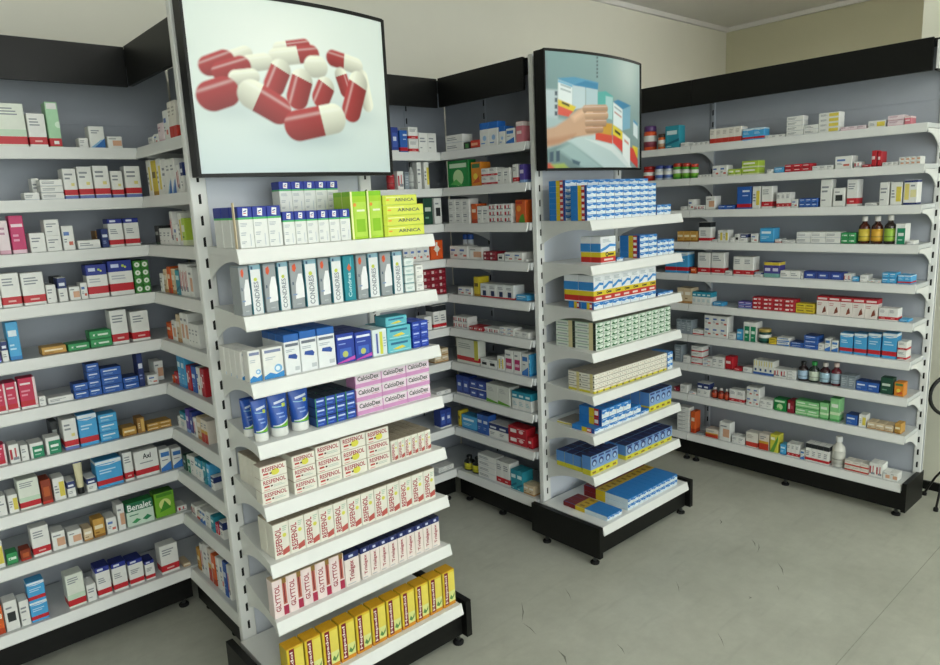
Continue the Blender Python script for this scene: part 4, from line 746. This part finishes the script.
GOODS = {
'L': ["-6 30 105 wgr;29 50 115 wr;47 64 103 mint;79 90 139 w;90 107 127 wbc;108 124 137 wt",
 "24 41 194 wf;34 42 180 w sb=.06;42 65 181 wf z=3;62 80 170 wrb;80 96 168 wrb;96 113 167 wrb;113 126 172 wrb;127 144 167 wrb",
 "0 13 222 wp;13 29 217 mg;31 48 234 w;48 63 221 w z=2;64 77 227 w2;78 102 241 wf;97 104 232 gb sb=.09;103 110 230 nv;110 126 220 nwr;126 142 219 nwr",
 "-8 3 285 w;3 24 274 wr;24 48 273 wr;48 58 285 w;50 66 277 dk sb=.08;60 69 278 nw;70 82 287 wt;82 89 283 w2;86 111 265 bwr;111 136 261 bwr;136.5 152 261 gdot x=2 z=4",
 "-8 2 350 pu;3 10 339 nw;9 24 320 sk;42 68 344 gd;68 91 341 gr;91.5 113 329 gr z=2;111 131 309 wr;133 152 310 wr",
 "-4 9 381 mgr;9 21 379 mgr;21.5 40 375 mgr;40 47 393 w;48 75 394 wf;73 90 381 bl z=2;84 103 362 bl z=4;103.5 124 366 bl z=3;124.5 140 375 bl z=2;137 146 353 nv;148 160 374 w2;155 165 360 wt sb=.07",
 "-4 9 441 mgr;10 22 440 rp;22.5 30 440 w;31 46 438 gw;47 63 433 gw;54 61 417 dk sb=.09;61 81 415 wrb;81 101 411 skr;101.5 120 411 sk z=3;123 138 424 gd;136 147 415 gb;148 172 419 gd z=2 x=2",
 "-4 9 492 w;10 20 489 yw;20.5 43 474 wgr;43.5 54 475 am;55 68 473 yw;68.5 77 476 nw;78 87 460 crt;88 98 473 nw;98 125 455 skr;125.5 136 449 wr;136.5 161 447 axl;161.5 173 446 bwl;173.5 184 445 bwl",
 "-6 7 534 yw;7.5 20 546 gr;21 33 543 am;33.5 53 521 wr;53.5 68 525 wt;69 84 525 wt;85 94 523 tn;94.5 107 514 gd;107.5 119 512 w2;119.5 127 500 wt;128 156 498 ben;156.5 177 489 lf;178 188 502 rp",
 "-4 7 600 or;7 22 593 wk;22.5 32 592 w;32.5 50 574 skr z=2;69 88 565 wgr;88.5 98 574 w;98.5 114 557 nwr;114.5 130 553 nwr;130.5 146 549 nwr;146.5 157 550 nwr;162 181 535 wr;184 191 553 tn"],
'P': ["148 153 139 w;153.5 158 136 w2;158.5 164 125 wp;164.5 170 112 w2;170.5 178 103 wrf x=2", "148 153 160 yw;153.5 158 162 ye;158.5 163 160 yw;163.5 168 160 w;168.5 177 160 wbc x=2;177.5 181 166 rp;181.5 185 163 nw", "151 155 226 nv;155.5 160 225 dk;160.5 172 227 w x=3;172.5 175 211 rp;175.5 179 222 w2;179.5 183 212 yw;183.5 187 216 li",
 "159 164 272 w;164.5 168 268 tn;168.5 172 266 or;172.5 176 268 tn;176.5 181 269 te;181.5 190 263 rp x=3;190.5 194.5 266 wt", "161 166 307 ye;167 172 322 or;172.5 177 320 wt;177.5 182 314 tn;182.5 190 313 wt x=2;190.5 200 324 w x=3", "163 168 361 w;168.5 174 374 or;174.5 179 371 rd;179.5 187 355 sk x=2;187.5 192 364 rw;192.5 197 365 bl;197.5 201 366 w2;201.5 206 367 rw",
 "176 180 412 w;180.5 186 408 tw;186.5 190 405 pu;190.5 194 408 ns;194.5 197 413 rp;197.5 202 413 tn;202.5 209 416 owr x=2", "183 187 449 dg;187.5 191 450 gw;191.5 196 451 w;196.5 203 453 tw x=2;203.5 207 457 te;207.5 211 459 sk;211.5 215 470 nw", "191 196 499 rp;196.5 200 504 wrf;200.5 206 503 bwl x=2;206.5 211 505 w;211.5 215 508 te;215.5 219 516 mgr;219.5 224 514 nw", "191 197 548 tn;197.5 201 545 gd;201.5 205 541 rp;205.5 209 543 w;209.5 213 548 owr;213.5 217 554 or;217.5 221 558 w;221.5 225 560 w2;225.5 229 563 bl;229.5 232 566 rp"],
'M': ["392 400 127 ns;400.5 409 130 br;409.5 419 127 wr z=2;419.5 437 133 w x=2", "390 397 166 rbs;398 405 171 rp;405.5 410 172 glz;411 416 162 grb;418 423 160 w;425 430 160 yw", "419 424 203 rdk;424.5 434 193 dg;435 443 193 wk", "404 430 247 w2 x=4;431 444 240 orf", "424 447 268 rdk x=3 z=4", "425 433 315 w;434 447 304 wkt x=2", "435 449 347 tn x=2 z=2", "437 451 388 w x=2", "441 452 407 ns x=2", "439 454 463 w x=2 z=2"],
'H': ["446 463 130 wf z=2;459 469 137 gk2;470 479.5 135 ro;480 498 117 wbt x=2;498.5 505 121 wbt;505.5 514.5 123 bwl;515.5 525 116 pk",
 "448 469 153 gk;471 481 158 oy;481.5 497 164 wr x=2 z=2;497.5 510 164 w x=2;512 518 160 wr;519 527 160 pu",
 "449 470 196 w x=3 z=2;471 477 200 or;477.5 488.5 202 w x=2;489 512 200 rp x=3 z=3;515 528 196 org",
 "450 468 242 w2 x=2;468.5 482.5 243 wt;483.5 496 247 rdk x=2 z=2;497 503.5 249 wk;504.5 523 247 w2 x=2;524 530 254 w;453 471 231 bjar x=2 sb=.1",
 "449 463 278 tn x=2 sb=.1;458 472 284 w2 x=2;473.5 479.5 273 ye;480.5 514 280 wn x=4;515.5 528 290 sk",
 "450 468 315 rp x=3 z=2;469 483 324 rw x=3;484 499 325 rp x=3;499.5 514 324 w2 x=2 z=2;514.5 529 327 w x=2;529.5 534 327 rd",
 "450.5 456 344 tw;456.5 479 338 wyr;480.5 496.5 357 wk x=2;497.5 504 353 yw x=2;504.5 513 347 mw;513.5 521 348 mw;521.5 528.5 350 bwl;529 536 351 sk",
 "455 469.5 374 ns x=2;470 486 378 ns x=2 z=2;486.5 510 381 wgf x=2;512 536 387 tw x=3",
 "456 461 408 ye;461.5 477 413 sk;477.5 489 412 bl x=2;482 508 421 nw x=2;508.5 527 424 rw z=2;527.5 534.5 434 rd",
 "456 461.5 459 w;462 469.5 454 yel;470 478 456 yel;478.5 496 453 wf z=4;496.5 510 459 wr x=2;511 523 467 te x=2;523.5 535 482 tn x=2"],
'A': ["241 284 206 cold x=3 y=3;285 352 210 cold x=6 y=2;284 342 181 cold x=5 z=2 sb=.185;353 369 191 arnt y=2;369.5 384 190 arnt y=2;385 425 204 arn z=3;383 418 194 arn on=1",
 "239 253 262 win;253.5 266 261 cnd;266.5 280.5 260 win;281 292.5 259 cnd;293 307 258 win;307.5 320.5 257 cnd;321 333 256 win;333.5 345 255 cnd;345.5 358 254 cnt;358.5 370 253 win;370.5 381.5 252 cnd;382 394 252 win;394.5 405 251 cnd;406 415.5 258 tlw z=4;417 424.5 265 w z=3;228 238 262 cnt sb=.135",
 "241 264 350 wav;264.5 286 347 wav;237 262 350 wav y=4 sb=.07 c=0;286.5 302 334 tal y=3;302.5 319 330 tal y=3;319.5 337 327 tal y=3;338 356 333 roy y=3;356.5 373 331 roy y=3;373.5 388 329 lem y=2;388.5 412 326 tqs z=2 y=2;386 408 316 tqs on=1 sb=.03;413.5 431 321 roys x=2 z=3 y=2",
 "257.5 274 397 btu;275 295 391 btu;296 316 384 btu;243 260 396 btu sb=.09;317 357 394 nvg x=4 z=3 y=3;358 431 364 cal x=3 z=3 d=.06",
 "262 290 463 res z=3;259 286 463 rsv y=6 d=.032 sb=.076;290.5 318 453 res z=3 y=2;318.5 343 444 res z=3 y=2;343.5 368 436 res z=3 y=2;368.5 391 430 res z=3 y=2;392 438 437 rsv x=6 y=4",
 "272 436 494 rsv x=12 y=2", "274 346 566 gly x=5 d=.04;346.5 361 552 tri y=2;362.5 443 532 tri x=9 y=2", "283 457 602 hep x=11 d=.05 g=.004"],
'B': ["586 656 184 bw x=8 z=6;657 671 205 bw x=2 z=2;566 648 179 bw x=8 z=7 sb=.15", "601 616 236 byr y=2 d=.055;617 624 257 bw;640 657 235 bw x=2 z=4;657.5 674 240 bw x=3 z=3",
 "594 656 297 bw x=7 y=2 d=.07;594 656 269 byr x=7 y=2 on=1;658 676 291 bw x=3", "592 674 314 grm x=11 z=5 y=2 d=.115", "588 667 362 wys x=12 z=4 y=2 d=.075;667.5 675 352 bw z=3", "594 649 419 bw x=6 d=.13;602 641 412 bw x=5 on=1 d=.13;602 631 405 bw x=4 on=1 d=.13;649.5 672 390 nmy x=4 y=3;566 592 421 wyy sb=.16",
 "591 618 453 nmy x=4 d=.05;582 610 453 nmy x=4 y=3 d=.05 sb=.075 c=0;626 675 436 nmy x=7 y=2", "605 622 513 bwd x=3 d=.26;628 682 486 bwd x=10 z=2 d=.26"],
'W': ["641 652 124 pbt;656 664 132 ojr;664.5 679 124 te;680 689 141 wf;690 709 141 w x=4;709.5 741 127 wrf x=5;742 764 128 skr x=2;764.5 785 135 wf x=3;786 803 117 wf z=4;803.5 817.5 126 wf z=2;818 839 114 yw z=4;840 866 128 wp x=3;867 886 123 yw;887 903.5 118 wp z=2;904 911 119 pk",
 "641 651 165 rcn;653 661.5 164 bcn;662 670.5 164 bcn;671 679.5 162 gcn;680 688 162 gcn;688.5 696 163 gcn;697.5 711 174 w x=4;712 727 165 w2 x=2;728 741 169 li x=2;741.5 758 161 li z=2;766 773 170 w;773.5 784 168 sk;784.5 811 165 rd x=3 z=2;812 833 167 w x=3;834 852 158 w2;853 861 164 rp;862 870.5 167 rd;871 876 153 rd;877 881 154 rd;882 898 165 w x=3;898.5 926 160 wt x=4 z=2",
 "680 687 207 w;687.5 694 200 w2;694.5 704.5 206 rp x=3;705 715 197 wt;718 734 206 bl x=2;736 751 188 br;751.5 760 188 yw;760.5 772 188 wr;776 790 194 wr x=3;790.5 798 201 w2;799 817.5 200 bl x=3 z=2;819 831.5 178 w;832 845 190 wk;845.5 857 182 wr;864 877 205 wf;878 888.5 185 w;889 901.5 185 yw;902 917 183 ww",
 "677 697 232 gd x=3;698 711 223 wkt;712 717 240 w;717.5 728 231 yw x=2;729 734 238 w;734.5 739 235 wk;739.5 747 235 nw;750 758 235 w2;759 773.5 229 sk;774 781 240 wr;782 795 241 w x=2;796 840 233 wf x=3 z=2;840.5 855 234 gr x=2 z=2;856 867.5 218 amb;868.5 880.5 218 ambo;881.5 893.5 217 ambg;894 905 225 gw;905.5 918 242 wf",
 "665 688 252 skr x=2;690 696 268 or;697 710 253 wr;710.5 724 253 wr;724.5 732 271 wf;733 753 257 wr x=2;753.5 763 272 nw;763.5 779 262 yp x=2;780 800 271 wf x=2;801 803 273 w;803.5 843 272 ns x=3;843.5 851 274 rp x=2;851.5 859 277 sk;859.5 867 275 w;867.5 881 280 w2 x=2;881.5 896 273 sk x=2 z=2;897 911 275 skr x=2;912.5 919 279 glt",
 "677 691.5 289 tn x=2;692 711 293 tw x=4;712 723 303 sk;738 751.5 302 pu x=2 z=2;752 795 298 rw x=4 z=3;795.5 814 303 ye x=2 z=2;816 877 296 rh x=5;878 897.5 306 wr x=2;898 910 319 sk",
 "676 691.5 321 glz x=3;692 703 331 wr;704 727.5 317 w2 x=3 z=2;728 735.5 334 w;736 742.5 330 sk;743 755.5 322 gw x=2;756 768 329 gjar;768.5 776 338 ye z=2;776.5 789 337 bwl z=2;790 803 341 bl z=2;803.5 817.5 334 bl z=3;818 824 342 w;824.5 830 337 bwl;830.5 838 339 bwl;838.5 852 331 skr;852.5 866 331 skr;866.5 880 331 skr;880.5 896 330 skr;896.5 912 338 wr z=2",
 "674 682 346 glz;682.5 690 357 w;691 702 347 wr z=3;702.5 711.5 359 w2 z=2;712 724 357 w x=2;724.5 733 357 rd;733.5 741.5 368 rd;742 752 367 wf;753 773 360 pip x=4;773.5 786.5 368 rp x=2;787 795.5 369 wf z=3;796 806 361 syb;806.5 817 361 syg;817.5 828 362 syw;828.5 839 362 syr;840 855 373 glz x=2;855.5 878.5 379 bl x=2;879 892.5 375 dg;893 911 379 oy",
 "673 679 388 rdk;679.5 687.5 386 w;688 696 392 w2;697 709 384 nw x=2;710 716 389 rbt;716.5 722.5 390 rbt;723 728 391 rbt;729 744 390 wr x=2;746 759 387 w2 x=2 z=2;759.5 772 399 w x=2;773 786 398 gk;786.5 794 399 rdk;795 818 400 gn x=2 z=2;818.5 828 401 gn;828.5 839 396 gn;845 857 412 bl;857.5 866 412 yw;866.5 893 420 tn x=3;894 909 420 gd",
 "677 689 408 wf z=6;690 695 412 or;696 704 434 glz;705 718 429 owr;718.5 730 422 wt;731.5 744 435 w x=2;745 757.5 431 wrf;758 768.5 432 owr;769 778 432 gby;779 786 442 sk;786.5 799 441 wr x=3;800 804 446 bwl;805 828.5 441 wkt x=4;829 842 433 jug;844 868 457 wrf x=3 z=2;868.5 882 457 rp x=2;882.5 901 466 wt x=2"],
}
for uk in GOODS:
    for si, t in enumerate(GOODS[uk]): stock(uk, si, t)

SHELF = lambda U, si: 'top' if si == 0 else ('bottom' if si == len(U['z']) - 1 else ORD[si])
def lay_word(i, n): return 'bottom' if i == 0 else ('top' if i == n - 1 else ORD[i])
fams = {}
for r in PLACED:
    r['desc'] = (RK if r['rnd'] else LK)[r['key']]['desc']; fams.setdefault((r['uk'], r['si'], r['desc']), []).append(r)
for (uk, si, desc), rs in fams.items():
    U = rs[0]['U']; tail = f"{SHELF(U, si)} shelf, {U['name']}"
    cols = []
    for r in sorted(rs, key=lambda r: r['u'] * (-1 if U['far'] else 1)):
        if cols and abs(cols[-1][0]['u'] - r['u']) < .004: cols[-1].append(r)
        else: cols.append([r])
    for ci, c in enumerate(cols):
        pos = [f"{ORD[ci]} from {U['ref']}"] if len(cols) > 1 else []
        rows = sorted({r['row'] for r in c})
        for r in c:
            same = sorted({q['lay'] for q in c if q['row'] == r['row']}); p = list(pos)
            if len(same) > 1: p.append(lay_word(same.index(r['lay']), len(same)) + ' layer')
            if len(rows) > 1: p.append(('front' if r['row'] == rows[0] else 'rear' if r['row'] == rows[-1] else ORD[rows.index(r['row'])]) + ' row')
            r['label'] = ', '.join([desc] + p + [tail]); r['group'] = f"{desc} repeats on {SHELF(U, si)} shelf of {U['name']}" if len(rs) > 1 else None
for r in PLACED:
    if r['rnd']:
        P = RK[r['key']]; o = link(P['name'], None, None, r['loc'], r['rz'])
        for nm, me in round_parts(r['key'], min(r['w'], r['d']), r['h']): link(nm, me, o)
    else:
        P = LK[r['key']]; o = link(P['name'], carton_mesh(r['key'], r['w'], r['d'], r['h']), None, r['loc'], r['rz'])
    tag(o, r['label'], P['cat'], r['group'])

# beige divider plate on the uppermost shelf of the capsule stand
p = on_plane_y(238, 240, 1.875); b = MB(); b.box(-.0012, .0012, 0, .012, 0, .125)
tag(b.build('shelf_divider', M['divider'], None, (p.x - .006, 1.868, ZE[0] + .0008)), 'thin beige upright divider plate beside navy-headed cartons, capsule stand', 'divider')

# ------------------------------------------------------------------ black stand at the wall rack's end
st = link('hoop_stand', None, None, (3.962, .94, 0)); tag(st, 'black metal stand with round hoop and splayed legs beside the wall rack', 'stand')
b = MB(); b.tube([(0, 0, .16), (0, 0, .475)], .008, 12); b.build('pole', M['blackm'], st)
for k in range(3):
    a = math.radians(180 + 120 * k); L = .115
    lg = MB(); lg.tube([(0, 0, .2), (math.cos(a) * L * .5, math.sin(a) * L * .5, .12), (math.cos(a) * L, math.sin(a) * L, .012)], .0055, 10); lo = lg.build('leg', M['blackm'], st)
    t = MB(); t.lathe([(.011, 0), (.012, .012), (.009, .02)], 12, cx=math.cos(a) * L, cy=math.sin(a) * L); t.build('rubber_tip', M['slot'], lo)
hp = MB(); hp.tube([(.7071 * math.cos(t * PI / 16) * .105, -.7071 * math.cos(t * PI / 16) * .105, .575 + math.sin(t * PI / 16) * .105) for t in range(32)], .009, 12, closed=True); hp.build('hoop', M['blackm'], st)

# ------------------------------------------------------------------ lamps, daylight, camera
def area(name, loc, rot, sx, sy, power, col):
    l = bpy.data.lights.new(name, 'AREA'); l.shape = 'RECTANGLE'; l.size = sx; l.size_y = sy; l.energy = power; l.color = col
    o = bpy.data.objects.new(name, l); COL.objects.link(o); o.location = loc; o.rotation_euler = rot; return o
for i, (x, y) in enumerate(LAMPS):  # ceiling fixtures out of view; the recess one is an added fill
    o = link('ceiling_light', None, None, (x, y, 2.99)); tag(o, f'unseen hanging white twin-tube ceiling light, {ORD[i]} counted from the shop window', 'light', 'ceiling tube lights')
    b = MB(); b.rbox(-.62, .62, -.022, .022, -.25, -.205, .008); b.build('housing', M['white'], o)
    for sx in (-.45, .45):
        b = MB(); b.tube([(sx, 0, -.206), (sx, 0, 0)], .005, 8); b.build('hanger', M['steel'], o)
    for sx in (-.6, .6):
        b = MB(); b.box(sx - .012, sx + .012, -.07, .07, -.262, -.235); b.build('tube_holder', M['white'], o)
    for sy in (-.05, .05):
        b = MB(); b.tube([(-.59, sy, -.25), (.59, sy, -.25)], .016, 12); b.build('tube', M['lamp'], o)
area('shop_window_daylight', (.4, -4.05, 1.45), (PI / 2, 0, 0), 5.9, 2.4, WIN_W, (.93, 1., .97))
w = bpy.data.worlds.new('street_daylight'); S.world = w; w.use_nodes = True
bg = w.node_tree.nodes['Background']; bg.inputs['Color'].default_value = (.75, .82, .8, 1); bg.inputs['Strength'].default_value = AMB
cd = bpy.data.cameras.new('camera'); cam = bpy.data.objects.new('camera', cd); COL.objects.link(cam)
cd.sensor_fit = 'HORIZONTAL'; cd.sensor_width = 36; cd.lens = 36 * F / 940; cd.clip_start = .05
m = Matrix((RGT, UP, -fwd)).transposed().to_4x4(); m.translation = CAM; cam.matrix_world = m
S.camera = cam
S.view_settings.view_transform = 'Standard'; S.view_settings.look = 'None'; S.view_settings.gamma = 1.; S.view_settings.use_curve_mapping = False
S.view_settings.exposure = EXPO
S.cycles.use_denoising = True
S.cycles.max_bounces = 8
